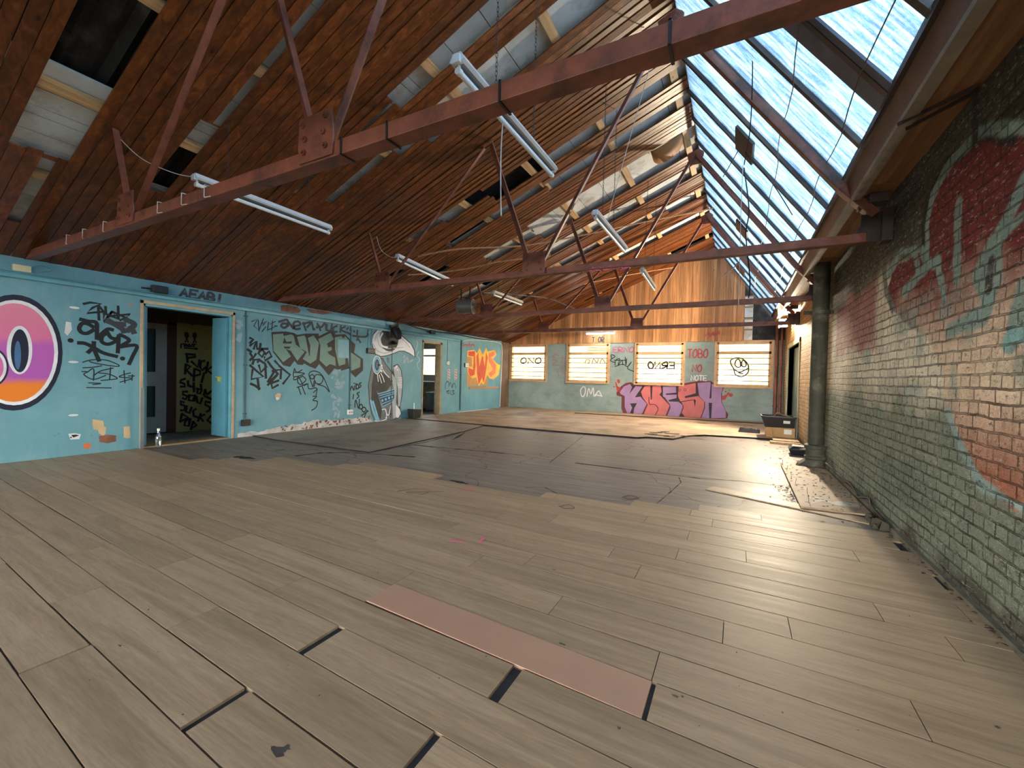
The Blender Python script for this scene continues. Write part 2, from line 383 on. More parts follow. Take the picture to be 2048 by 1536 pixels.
# ---- walls
D1 = (2.89, 4.15, -.01, 2.15); D2 = (9.15, 10.0, -.01, 2.13)
wl = wall_rects(B(), 0, XL-.18, .18, YB, 13.6, -.012, 2.5, [D1, D2]).build('wall_left', TEAL)
struct(wl, 'teal painted long wall covered in graffiti tags and murals', 'wall')
b = B().box((XL-.18, 13.6, -.012), (XL-.06, YF, 2.52)); b.build('wall_end', mat_plain('bare_brown_plaster', (112, 88, 68), .8, .25, 3, .2), wl)
WINS = [(-7.76, -6.28), (-5.41, -3.94), (-2.99, -1.53), (-.57, .86)]; WZ0, WZ1 = 1.06, 2.39
b = wall_rects(B(), 1, YF, .2, XL-.18, XR+.2, -.012, 2.43, [(a, c, WZ0, WZ1) for a, c in WINS])
wb = b.build('wall_back', FAR); struct(wb, 'grey green end wall with four windows below a timber boarded gable', 'wall')
gb = B(); x = XL; rnd = random.Random(11); pan = 0
while x < .12:
    w = rnd.uniform(.085, .105)
    if rnd.random() < .2: pan = rnd.uniform(0, .022)
    x1 = min(x+w, .13); gb.bd = rnd.random()*.95+.03
    z0, z1 = min(clad_z(x), glass_z(x))+.04, min(clad_z(x1), glass_z(x1))+.04
    if x < RX < x1: z0 = z1 = min(z0, z1)
    yf = YF-.03-pan
    gb.prism([(x+.0012, 2.42), (x1-.0012, 2.42), (x1-.0012, z1), (x+.0012, z0)], 1, yf, YF+.05)
    x = x1
gb.build('gable_boarding', GABLE, wb)
b = B()
for z in (2.45, 2.78, 3.12, 3.45): b.box((.14, YF-.02, z), (.36, YF+.05, z+.28))
b.build('insulation_block', INSUL, wb)
b = B().prism([(XL-.2, 2.42), (XR+.2, 2.42), (XR+.2, 3.2), (RX, RZ+.5), (XL-.2, 2.75)], 1, YF+.055, YF+.15); b.build('gable_backing', VOID, wb)
b = B()
for z in (2.42, 2.735, 3.07, 3.405, 3.73): b.box((.13, YF-.012, z), (.37, YF+.05, z+.035))
b.build('noggin', BATTEN, wb)
b = B().box((XL-.18, YB-.2, -.012), (XR+.2, YB, 2.6)); 
wall_rr = wall_rects(B(), 1, YB-.2, .2, XL-.18, XR+.2, -.012, 2.6, [(-7.2, .6, .02, 2.3)])  # wide opening added behind the camera to bring daylight onto the near floor
wall_rr.prism([(XL-.18, 2.6), (XR+.2, 2.6), (.85, 3.1), (RX, RZ+.2), (XL-.18, 2.6)][:4], 1, YB-.2, YB)
struct(wall_rr.build('wall_rear', FAR), 'grey green wall behind the camera with one wide opening added to let in daylight', 'wall')

# ---- brick wall with its spray paint and painted-in lamp light (colour kept per point of the wall)
DR = (10.95, 13.3, -.01, 2.1)
def px(poly, ox=0, oy=0, s=1.): return [(ox+x/s, oy+y/s) for x, y in poly]
def toR(poly): return np.array([[p.y, p.z] for p in (at_x(u, v, XR) for u, v in poly)])
def inside(P, poly):
    c = np.zeros(len(P), bool); n = len(poly)
    for i in range(n):
        a, b_ = poly[i], poly[(i+1) % n]
        cond = (a[1] > P[:, 1]) != (b_[1] > P[:, 1])
        xx = (b_[0]-a[0])*(P[:, 1]-a[1])/((b_[1]-a[1])+1e-12)+a[0]
        c ^= cond & (P[:, 0] < xx)
    return c
def dist_line(P, pl):
    d = np.full(len(P), 9.)
    for a, b_ in zip(pl[:-1], pl[1:]):
        ab = b_-a; t = np.clip(((P-a)@ab)/(ab@ab+1e-12), 0, 1); d = np.minimum(d, np.hypot(*(P-(a+t[:, None]*ab)).T))
    return d
def vnoise(P, s, seed):
    r = np.random.RandomState(seed).rand(64, 64); q = P*s; i = np.floor(q).astype(int); f = q-i; f = f*f*(3-2*f)
    g = lambda a, b_: r[a % 64, b_ % 64]
    return (g(i[:,0], i[:,1])*(1-f[:,0])+g(i[:,0]+1, i[:,1])*f[:,0])*(1-f[:,1])+(g(i[:,0], i[:,1]+1)*(1-f[:,0])+g(i[:,0]+1, i[:,1]+1)*f[:,0])*f[:,1]
def paint_wall(P):
    L = lambda *c: np.array(lin(*c))
    n1, n2 = vnoise(P, 3.1, 1), vnoise(P, 9., 2); J = (n1-.5)*.10+(n2-.5)*.05
    y, z = P[:, 0], P[:, 1]; C = np.zeros((len(P), 3))
    C[:] = L(138, 146, 126)
    def put(m, c):
        m = np.clip(m, 0, 1)[:, None]; C[:] = C*(1-m)+np.array(c)*m
    sm = lambda x, a, b_: np.clip((x-a)/(b_-a), 0, 1)
    put(sm(z+J*2, 1.0, 1.25)*(1-sm(z+J, 2.1, 2.3)), L(250, 236, 208))            # pale paint band, warm lamp light put into the cream
    put(sm(z+J*2, 1.55, 1.7)*(1-sm(z+J, 2.25, 2.3))*sm(y+J, 5.2, 5.4)*(1-sm(y, 7.1, 7.3)), L(186, 130, 122))   # pinkish block, lamp warmth put into the pale paint
    put(sm(z+J*2, 2.15, 2.4), L(70, 68, 56))                                  # dark grey top
    put(sm(y+J*2, 9.2, 9.6), L(214, 172, 122)); put(sm(y+J*2, 8.3, 8.6)*(1-sm(y+J*2, 9.2, 9.5)), L(150, 150, 124))  # far end: warm tone of the lamp painted over pale paint
    blob = toR(px([(1205,200),(1100,245),(1000,250),(930,275),(880,335),(800,400),(720,520),(665,640),(640,800),(640,930),(440,1040),(400,1180),(420,1300),(640,1480)], 1640, 180, 2.953)
        + px([(190,470),(215,640),(262,770),(340,915),(502,1020)], 1780, 480, 1.873) + [(2300, 1180), (2300, 160)])
    ins = inside(P+np.c_[J, J]*.6, blob)
    red = L(124, 38, 38); pea = L(250, 222, 190); ter = L(192, 120, 92)  # peach lightened to carry the light falling on the middle of the wall
    t = sm(z+J*3, 1.35, 1.95)[:, None]; t2 = sm(z+J*2, .75, 1.2)[:, None]
    cc = (ter*(1-t2)+pea*t2)*(1-t)+red*t
    C[ins] = cc[ins]
    edge = toR(px([(1205,225),(1100,225),(1000,230),(930,260),(880,320),(800,390),(720,510),(660,640),(630,800),(635,980)], 1640, 180, 2.953))
    low = toR(px([(215,640),(262,770),(340,915),(502,1010)], 1780, 480, 1.873))
    tealc = L(140, 170, 160)
    put(1-sm(dist_line(P, edge-np.array([-.07, .0]))+J*.5, .03, .05), L(36, 34, 32))
    put(1-sm(dist_line(P, edge)+J*.4, .028, .045), tealc); put(1-sm(dist_line(P, low)+J*.4, .022, .04), L(160, 186, 180))
    for st, w, c in [([(820,680),(810,860),(805,1110)], .05, tealc), ([(1205,560),(1090,800),(960,1030),(930,1090),(1000,1240),(960,1330),(760,1420)], .06, tealc),
                  ([(1205,740),(1040,890),(1055,1110),(1000,1240)], .04, tealc), ([(1205,1180),(1165,1330),(1130,1500)], .07, tealc),
                  ([(410,1080),(440,1030),(480,950),(560,945),(580,1090)], .05, tealc), ([(650,1020),(590,1090),(500,1185)], .05, tealc), ([(690,1010),(720,1150),(735,1240)], .045, tealc),
                  ([(600,950),(640,1030),(700,1020)], .05, tealc), ([(380,1080),(390,1180),(430,1290)], .05, L(120, 130, 116)), ([(1010,1010),(995,1170)], .03, L(50, 46, 40)),
                  ([(920,60),(915,330)], .035, L(34, 32, 28)), ([(1100,1500),(1150,1440),(1205,1460)], .05, L(150, 200, 200))]:
        put((1-sm(dist_line(P, toR(px(st, 1640, 180, 2.953)))+J*.4, w*.7, w))*.92, c)
    # blue-green overspray in the cream
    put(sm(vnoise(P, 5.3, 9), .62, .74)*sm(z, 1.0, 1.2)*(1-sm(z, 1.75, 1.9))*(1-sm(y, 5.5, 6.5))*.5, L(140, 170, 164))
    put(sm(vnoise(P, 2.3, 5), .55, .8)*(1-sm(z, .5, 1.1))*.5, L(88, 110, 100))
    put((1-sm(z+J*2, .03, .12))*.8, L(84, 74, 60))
    return C
def brick_sheet(y0, y1, z0, z1, st):
    ny, nz = max(2, int((y1-y0)/st)), max(2, int((z1-z0)/st))
    Y, Z = np.meshgrid(np.linspace(y0, y1, ny+1), np.linspace(z0, z1, nz+1), indexing='ij')
    P = np.c_[Y.ravel(), Z.ravel()]; i = np.arange((ny+1)*(nz+1)).reshape(ny+1, nz+1)
    F = np.c_[i[:-1, :-1].ravel(), i[1:, :-1].ravel(), i[1:, 1:].ravel(), i[:-1, 1:].ravel()][:, ::-1]
    return P, F, paint_wall(P)
VV, FF, CC, off = [], [], [], 0
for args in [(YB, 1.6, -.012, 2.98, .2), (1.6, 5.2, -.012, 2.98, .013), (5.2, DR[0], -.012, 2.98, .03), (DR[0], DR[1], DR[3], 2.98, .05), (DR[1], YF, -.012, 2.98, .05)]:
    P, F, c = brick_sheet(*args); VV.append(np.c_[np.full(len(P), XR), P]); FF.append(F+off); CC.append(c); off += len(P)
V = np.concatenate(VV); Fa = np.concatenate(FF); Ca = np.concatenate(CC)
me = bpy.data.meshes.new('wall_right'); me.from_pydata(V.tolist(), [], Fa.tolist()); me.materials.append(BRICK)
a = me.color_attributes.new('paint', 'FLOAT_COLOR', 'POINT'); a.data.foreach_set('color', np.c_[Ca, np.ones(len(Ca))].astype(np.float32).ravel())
wr = bpy.data.objects.new('wall_right', me); COL.objects.link(wr)
struct(wr, 'rough painted brick wall with big red and sea green spray lettering', 'wall')
wall_rects(B(), 0, XR+.02, .2, YB, YF, -.012, 3.0, [DR]).build('wall_backing', VOID, wr)
b = B(); b.box((XR-.02, 7.75, -.012), (XR-.0005, 8.05, 2.98)); b.box((XR-.035, 5.0, -.012), (XR-.0005, 7.7, .06)); b.box((XR-.03, 1.2, -.012), (XR-.0005, 5., .03))
b.build('mortar_fillet', mat_plain('grimy_render', (112, 106, 88), .85, .4, 6, .5, grime=(60, 52, 44)), wr)
# doorway in the brick wall
dr = thing('door_3', (XR, 12.1, 0), 'pale framed doorway with grey green door in the brick wall', 'door', kind='structure')
b = B(); b.box((XR-.02, DR[0]-.08, 0), (XR+.12, DR[0], 2.18)); b.box((XR-.02, DR[1], 0), (XR+.12, DR[1]+.08, 2.18)); b.box((XR-.02, DR[0]-.08, 2.1), (XR+.12, DR[1]+.08, 2.2))
b.build('door_frame', mat_plain('pale_door_frame', (176, 178, 150), .5, .15, 4), dr)
B().box((XR+.13, DR[0], 0), (XR+.17, DR[1], 2.1)).build('door_leaf', mat_plain('grey_green_door', (108, 124, 116), .5, .15, 3), dr)

# ---- pitched ceiling
GAPS = [(1.22,1.61,-5.95,-3.9),(1.44,1.54,-7.1,-6.0),(2.35,2.42,-4.8,-3.7),(2.34,2.42,-3.7,-1.2),(2.24,2.41,-5.95,-4.78),(3.51,3.55,-5.2,-4.5),(3.50,3.54,-4.05,-3.48),(3.41,3.64,-3.47,-1.0),
        (3.90,4.02,-5.1,-3.95),(3.90,4.14,-3.95,-3.55),(3.91,4.30,-3.55,-.9),(5.34,5.37,-2.5,-1.0),(5.62,5.74,-5.2,-4.5),(5.62,5.90,-4.5,-3.66),(5.70,6.12,-3.66,-2.72),(5.87,6.14,-2.72,-.6),
        (6.39,6.58,-4.9,-2.95),(6.50,6.75,-2.95,-.6),(7.36,8.18,-3.7,-.5),(7.5,7.9,-4.8,-3.7),(8.64,9.08,-3.9,-.5),(9.68,9.98,-4.4,-1.5),(9.78,10.22,-1.5,-.5),(11.05,11.45,-3.1,-.5),
        (12.88,13.24,-2.2,-.5),(12.0,12.12,-5.0,-3.2),(10.6,10.75,-5.9,-4.6),(7.0,7.18,-6.3,-5.4),(6.2,6.4,-6.4,-5.9),(8.6,8.95,-6.2,-5.0),(13.5,13.62,-4.6,-3.6),(10.2,10.35,-6.6,-5.6)]
VOIDS = [(.9,1.9,-5.0,-3.3),(2.1,2.6,-5.95,-5.3),(5.45,6.3,-4.05,-2.72),(5.3,5.5,-3,-1),(6.35,6.6,-4.9,-4.0),(12.7,13.4,-2.3,-.5),(5.9,6.5,-6.6,-5.8),(6.9,7.3,-6.4,-5.3),(10.5,10.9,-6,-4.5),(8.5,9.,-5.6,-4.9),(11.9,12.2,-5.,-3.2),(10.1,10.4,-6.7,-5.5)]
ce = thing('ceiling', (-4, 4, 3.9), 'sloping varnished pine ceiling with missing boards showing insulation', 'ceiling', kind='structure')
edges = sorted({round(e, 3) for g in GAPS for e in g[:2]} | {YB, YF}); mand = [edges[0]]
for e in edges[1:]:
    if e-mand[-1] > .035: mand.append(e)
lines = []
for a_, b_ in zip(mand[:-1], mand[1:]):
    n = max(1, round((b_-a_)/.098)); lines += [a_+(b_-a_)*i/n for i in range(n)]
lines.append(YF)
cb = B(); rnd = random.Random(5)
def sl(x, y, o): return (x-.3714*o, y, clad_z(x)+.9285*o)       # point o above the slope
for y0, y1 in zip(lines[:-1], lines[1:]):
    yc = (y0+y1)/2; cuts = sorted((g[2], g[3]) for g in GAPS if g[0]-.005 <= yc <= g[1]+.005)
    segs, x = [], XL-.1
    for c0, c1 in cuts:
        j = rnd.uniform(-.02, .02)
        if c0+j > x: segs.append((x, c0+j))
        x = max(x, c1+j)
    xe = RX+rnd.uniform(-.03, .05)
    if x < xe: segs.append((x, xe))
    o = rnd.uniform(-.003, .004); tilt = rnd.uniform(-.004, .004)
    if 4.4 < yc: tilt += .004
    for s0, s1 in segs:
        cb.bd = rnd.random()*.95+.02; g = .0025
        cb.hexa([sl(s0, y0+g, o-tilt), sl(s1, y0+g, o-tilt), sl(s1, y1-g, o+tilt), sl(s0, y1-g, o+tilt)], [sl(s0, y0+g, o+.016), sl(s1, y0+g, o+.016), sl(s1, y1-g, o+.016), sl(s0, y1-g, o+.016)])
bevel(cb.build('pine_cladding', CLAD, ce), .0025, 1)
PUR = [-7.4, -6.29, -5.19, -4.05, -2.96, -1.85, -.86]
for x in PUR:
    b = B(); b.bd = random.random()*.9+.05; w = .045
    b.hexa([sl(x-w, YB, .018), sl(x+w, YB, .018), sl(x+w, YF, .018), sl(x-w, YF, .018)], [sl(x-w, YB, .075), sl(x+w, YB, .075), sl(x+w, YF, .075), sl(x-w, YF, .075)]); b.build('purlin', BATTEN, ce)
ib = B(); ys = sorted({YB, YF, *[v for q in VOIDS for v in q[:2]], *[YB+2.4*i for i in range(9)]}); xs = sorted({XL-.1, RX, *PUR, *[v for q in VOIDS for v in q[2:]]})
for y0, y1 in zip(ys[:-1], ys[1:]):
    for x0, x1 in zip(xs[:-1], xs[1:]):
        yc, xc = (y0+y1)/2, (x0+x1)/2
        if any(q[0] < yc < q[1] and q[2] < xc < q[3] for q in VOIDS): continue
        g = .004
        ib.hexa([sl(x0+g, y0+g, .085), sl(x1-g, y0+g, .085), sl(x1-g, y1-g, .085), sl(x0+g, y1-g, .085)], [sl(x0+g, y0+g, .11), sl(x1-g, y0+g, .11), sl(x1-g, y1-g, .11), sl(x0+g, y1-g, .11)])
ib.build('insulation_board', INSUL, ce)
b = B(); n = 320
top, bot = [], []
for i in range(n+1):
    y = YB-.3+(YF-YB+.6)*i/n; o = .2+.03*math.sin(y*2*math.pi/.15)
    bot += [sl(XL-.4, y, o), sl(RX+.12, y, o)]
b.add(bot, [(2*i, 2*i+1, 2*i+3, 2*i+2) for i in range(n)])
ro = b.build('roof_sheet', VOID, ce); m = ro.modifiers.new('thick', 'SOLIDIFY'); m.thickness = .01
b = B().hexa([(RX-.03, YB, RZ-.06), (RX+.06, YB, RZ-.06), (RX+.1, YB, RZ+.32), (RX-.1, YB, RZ+.32)], [(RX-.03, YF, RZ-.06), (RX+.06, YF, RZ-.06), (RX+.1, YF, RZ+.32), (RX-.1, YF, RZ+.32)]); 
b = B().box((RX-.02, YB, RZ+.0), (RX+.03, YF, RZ+.28)); b.build('ridge_board', TIMBERP, ce)
b = B(); b.box((XL-.16, YB, 2.44), (XL-.005, YF, 2.5)); 
# sagging hardboard scrap stuck in the widest gap
b = B(); pts = []
for i in range(13):
    t = math.pi*i/12; pts.append((-1.17+.24*math.cos(t), 7.62, .24*math.sin(t)))
vs = []; 
for (x, y, d) in pts: vs += [(x, 7.40, clad_z(x)+.03-d*.1), (x, 7.66, clad_z(x)-d*.8+.03)]
b.add(vs, [(2*i, 2*i+1, 2*i+3, 2*i+2) for i in range(12)])
hb = b.build('sagging_board', CORK, ce, True); m = hb.modifiers.new('thick', 'SOLIDIFY'); m.thickness = .006

# ---- rooflight
sk = thing('skylight', (0, 5, 4.2), 'long sloping rooflight of streaky patterned glass with dark glazing bars', 'skylight', kind='structure')
GX0, GX1 = -.72, .85; ux, uz = 1/math.hypot(1, 1.385), -1.385/math.hypot(1, 1.385); nx, nz = -uz, ux
def gp(x, y, o=0): return (x+nx*o, y, glass_z(x)+nz*o)
bars = [2.95+.7*k for k in range(-11, 17)]
for y0, y1 in zip([YB]+bars, bars+[YF]):
    B().hexa([gp(GX0, y0+.004, 0), gp(GX1, y0+.004, 0), gp(GX1, y1-.004, 0), gp(GX0, y1-.004, 0)], [gp(GX0, y0+.004, .006), gp(GX1, y0+.004, .006), gp(GX1, y1-.004, .006), gp(GX0, y1-.004, .006)]).build('glass_pane', SKYG, sk)
for y in bars:
    w = .028
    b = B().hexa([gp(GX0-.02, y-w, -.035), gp(GX1+.02, y-w, -.035), gp(GX1+.02, y+w, -.035), gp(GX0-.02, y+w, -.035)], [gp(GX0-.02, y-w, .02), gp(GX1+.02, y-w, .02), gp(GX1+.02, y+w, .02), gp(GX0-.02, y+w, .02)])
    b.build('glazing_bar', STEELD, sk)
b = B().hexa([gp(.05, 3.56, -.03), gp(GX1, 3.54, -.03), gp(GX1, 3.86, -.03), gp(.05, 3.88, -.03)], [gp(.05, 3.56, -.012), gp(GX1, 3.54, -.012), gp(GX1, 3.86, -.012), gp(.05, 3.88, -.012)])
b.build('cover_strip', mat_plain('grey_blue_flashing', (92, 96, 110), .6, .3, 4), sk)
b = B(); b.box((GX1-.03, YB, glass_z(GX1)-.045), (GX1+.04, YF, glass_z(GX1)+.01)); b.build('sill_bar', STEELD, sk)
for i, (x, dy) in enumerate([(.38, 0), (.73, 0)]):
    pts = []
    for k in range(34):
        y = 2.2+k*.36; pts.append(gp(x+.012*math.sin(k*1.3), y, -.06-.012*math.sin(k*1.7)))
    B().tube(pts, .0045, 6).build('glazing_wire', RUST, sk)
for y in (6.27, 9.7, 13.2):
    b = B().hexa([gp(-.08, y-.28, -.05), gp(.12, y-.28, -.05), gp(.12, y+.28, -.05), gp(-.08, y+.28, -.05)], [gp(-.08, y-.28, -.012), gp(.12, y-.28, -.012), gp(.12, y+.28, -.012), gp(-.08, y+.28, -.012)])
    bevel(b.build('opening_vent', STEELD, sk), .006)
zs = glass_z(GX1)
gut = thing('trim_1', (1, 5, 2.95), 'timber gutter casing of grey fascia, moulding and plywood soffit over brick wall', 'gutter casing', kind='structure')
B().hexa([(GX1+.0, YB, zs-.045), (GX1+.03, YB, zs-.045), (.9, YB, 2.92), (.872, YB, 2.92)], [(GX1+.0, YF, zs-.045), (GX1+.03, YF, zs-.045), (.9, YF, 2.92), (.872, YF, 2.92)]).build('fascia_board', mat_plain('brown_stained_fascia', (120, 92, 70), .6, .25, 4, .2), gut)
B().box((.872, YB, 2.885), (.945, YF, 2.925)).build('moulding', TIMBERP, gut)
yy = YB
while yy < YF:
    y2 = min(yy+2.42, YF); b = B(); b.bd = random.random()*.9+.05; b.box((.945, yy+.004, 2.925), (XR+.02, y2-.004, 2.945)); b.build('soffit_panel', SOFFIT, gut); yy = y2
B().box((.9, YB, 2.946), (XR+.2, YF, 3.0)).build('gutter_bed', VOID, gut)

b = B()
for (u0, v0, u1, v1) in [(1795, 249, 1958, 170), (1812, 258, 1963, 178)]: b.bar(at_z(u0, v0, 2.875), at_z(u1, v1, 2.915), .012, .02)
b.build('soffit_strap', STEELD, gut)
# ---- windows of the end wall
for i, (x0, x1) in enumerate(WINS):
    w = thing('window_%d' % (i+1), ((x0+x1)/2, YF, WZ0), ['bright barred window nearest the teal wall, faint writing on the glass', 'bright barred window with faint curly writing and a grille in its top light',
        'bright barred window above the purple and red lettering, mirrored name on glass', 'bright barred window by the brick wall with a doodled face on the glass'][i], 'window', kind='structure')
    f = B(); fw = .06
    for a_, c_ in [((x0, WZ0), (x0+fw, WZ1)), ((x1-fw, WZ0), (x1, WZ1)), ((x0, WZ1-fw), (x1, WZ1)), ((x0, WZ0), (x1, WZ0+fw)), ((x0, 2.03), (x1, 2.11))]:
        f.box((a_[0], YF-.03, a_[1]), (c_[0], YF+.12, c_[1]))
    bevel(f.build('window_frame', FRAMEW, w), .004)
    B().box((x0-.05, YF-.06, WZ0-.045), (x1+.05, YF-.001, WZ0)).build('window_sill', FRAMEW, w)
    a2 = B(); a2.box((x0-.06, YF-.02, WZ0), (x0, YF-.001, WZ1+.05)); a2.box((x1, YF-.02, WZ0), (x1+.06, YF-.001, WZ1+.05)); a2.box((x0, YF-.02, WZ1), (x1, YF-.001, WZ1+.05)); a2.build('architrave', FRAMEW, w)
    B().box((x0+fw, YF+.06, WZ0+fw), (x1-fw, YF+.066, 2.03)).build('pane', CLEAR, w)
    B().box((x0+fw, YF+.06, 2.11), (x1-fw, YF+.066, WZ1-fw)).build('pane', CLEAR, w)
    for k in range(5):
        z = WZ0+.16+k*.17; B().tube([(x0+.02, YF-.035, z), (x1-.02, YF-.035, z)], .011, 8).build('security_bar', RUST, w, True)
    if i == 1:
        b = B(); [b.box((-4.72, YF+.05, 2.13+.045*k), (-4.02, YF+.058, 2.15+.045*k)) for k in range(4)]; b.build('grille', STEELD, w)

# ---- room seen through the first doorway
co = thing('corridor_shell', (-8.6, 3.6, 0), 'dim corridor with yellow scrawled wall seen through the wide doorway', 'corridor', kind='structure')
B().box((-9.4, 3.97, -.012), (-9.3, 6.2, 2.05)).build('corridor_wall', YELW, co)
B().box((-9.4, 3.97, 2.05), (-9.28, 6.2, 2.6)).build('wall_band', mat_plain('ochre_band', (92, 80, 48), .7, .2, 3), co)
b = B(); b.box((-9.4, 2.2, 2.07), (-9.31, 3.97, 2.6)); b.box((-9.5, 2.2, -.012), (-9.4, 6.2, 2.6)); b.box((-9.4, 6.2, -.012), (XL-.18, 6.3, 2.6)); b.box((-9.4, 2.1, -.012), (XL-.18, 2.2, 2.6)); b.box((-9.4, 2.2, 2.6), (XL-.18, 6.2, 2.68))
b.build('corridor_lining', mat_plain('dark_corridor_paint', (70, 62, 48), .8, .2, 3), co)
dl = thing('door_1', (-9.35, 3.4, 0), 'off-white corridor door with two dark glass panels and brown post', 'door', kind='structure')
b = wall_rects(B(), 0, -9.36, .04, 3.0, 3.83, .01, 2.0, [(3.08, 3.66, .3, .86), (3.08, 3.66, 1.12, 1.9)]); b.build('door_leaf', OFFW, dl)
b = B(); b.box((-9.35, 3.08, .3), (-9.34, 3.66, .86)); b.box((-9.35, 3.08, 1.12), (-9.34, 3.66, 1.9)); b.build('door_glass', DARKG, dl)
b = B(); b.box((-9.38, 3.83, 0), (-9.29, 3.97, 2.05)); b.box((-9.38, 2.9, 2.0), (-9.29, 3.97, 2.07)); b.build('door_frame', BROWNP, dl)
d2 = thing('door_2', (XL, 3.5, 0), 'wide teal double doorway with raw timber edge trim and folded leaves', 'door', kind='structure')
b = B(); b.box((XL-.18, D1[0], 0), (XL+.0, D1[0]+.03, 2.15)); b.box((XL-.18, D1[1]-.03, 0), (XL, D1[1], 2.15)); b.box((XL-.18, D1[0], 2.11), (XL, D1[1], 2.15)); b.build('door_lining', TEALP, d2)
b = B(); b.box((XL, D1[0]-.03, 0), (XL+.015, D1[0]+.005, 2.19)); b.box((XL, D1[1]-.005, 0), (XL+.015, D1[1]+.03, 2.19)); b.box((XL, D1[0]-.03, 2.145), (XL+.015, D1[1]+.03, 2.19)); b.build('edge_trim', mat_plain('raw_timber_trim', (184, 160, 128), .6, .2, 6), d2)
lf = B().box((XL-.5, D1[1]-.08, .02), (XL-.06, D1[1]-.035, 2.1)).build('door_leaf', TEALD, d2); bevel(lf, .004)
b = B().box((XL-.28, D1[1]-.095, .98), (XL-.2, D1[1]-.08, 1.06)); b.tube([(XL-.33, D1[1]-.1, 1.06), (XL-.2, D1[1]-.1, 1.05)], .008); b.build('latch', mat_plain('yellow_latch', (206, 190, 70), .5, .15, 9), lf)
lf = B().box((XL-.52, D1[0]+.035, .02), (XL-.06, D1[0]+.08, 2.1)).build('door_leaf', TEALD, d2); bevel(lf, .004)
B().box((XL-.2, D1[0], -.012), (XL-.02, D1[1], .008)).build('threshold', BATTEN, d2)
# ---- room seen through the second doorway
an = thing('annex_shell', (-9.5, 10.5, 0), 'bright side room with a window seen through the narrow doorway', 'side room', kind='structure')
b = wall_rects(B(), 1, 12.4, .15, -12.6, XL-.18, -.012, 2.5, [(-11.6, -8.6, 1.12, 2.2)]); b.box((-12.7, 7.6, -.012), (-12.6, 12.5, 2.5)); b.box((-12.6, 7.5, -.012), (XL-.18, 7.6, 2.5)); b.box((-12.7, 7.5, 2.5), (XL-.18, 12.6, 2.58)); b.box((-12.7, 7.5, -.1), (-11.6, 12.6, -.012))
b.build('annex_lining', mat_plain('pale_annex_paint', (196, 194, 184), .7, .1, 2), an)
b = B()
for z in (1.12, 1.86, 2.14): b.box((-11.6, 12.38, z), (-8.6, 12.5, z+.06))
for x in (-11.6, -10.75, -9.6, -8.66): b.box((x, 12.38, 1.12), (x+.06, 12.5, 2.2))
b.build('annex_window_frame', OFFW, an)
e2 = thing('door_4', (XL, 9.6, 0), 'narrow open doorway with weathered frame between bird mural and orange lettering', 'door', kind='structure')
b = B(); b.box((XL-.18, D2[0]-.0, 0), (XL+.02, D2[0]+.04, 2.13)); b.box((XL-.18, D2[1]-.06, 0), (XL+.02, D2[1]+.02, 2.13)); b.box((XL-.18, D2[0], 2.08), (XL+.02, D2[1]+.02, 2.16)); b.build('door_frame', mat_plain('weathered_frame', (150, 138, 112), .6, .2, 5), e2)
B().box((XL-.22, D2[0], -.012), (XL, D2[1], .006)).build('threshold', BATTEN, e2)

# ---- outside
gnd = B().box((-40, -40, -.6), (40, 46, -.4)).build('ground', mat_plain('outside_paving', (96, 92, 86), .9, .15, 1.5)); struct(gnd, 'grey yard outside the end windows', 'ground')
rf = B(); rnd = random.Random(2); x = -28
while x < 7:
    rf.bd = rnd.random(); w = rnd.uniform(.05, .09); rf.box((x, 20, -.4), (x+w, 20.04, 3.3+rnd.uniform(0, .12))); x += w
rfo = rf.build('reed_fence', mat_wood('dry_reed', (196, 160, 96), (226, 196, 132), (244, 222, 170), 2, .7, .3, 1, False)); tag(rfo, 'pale reed fence seen bleached bright through the barred end windows', 'fence')

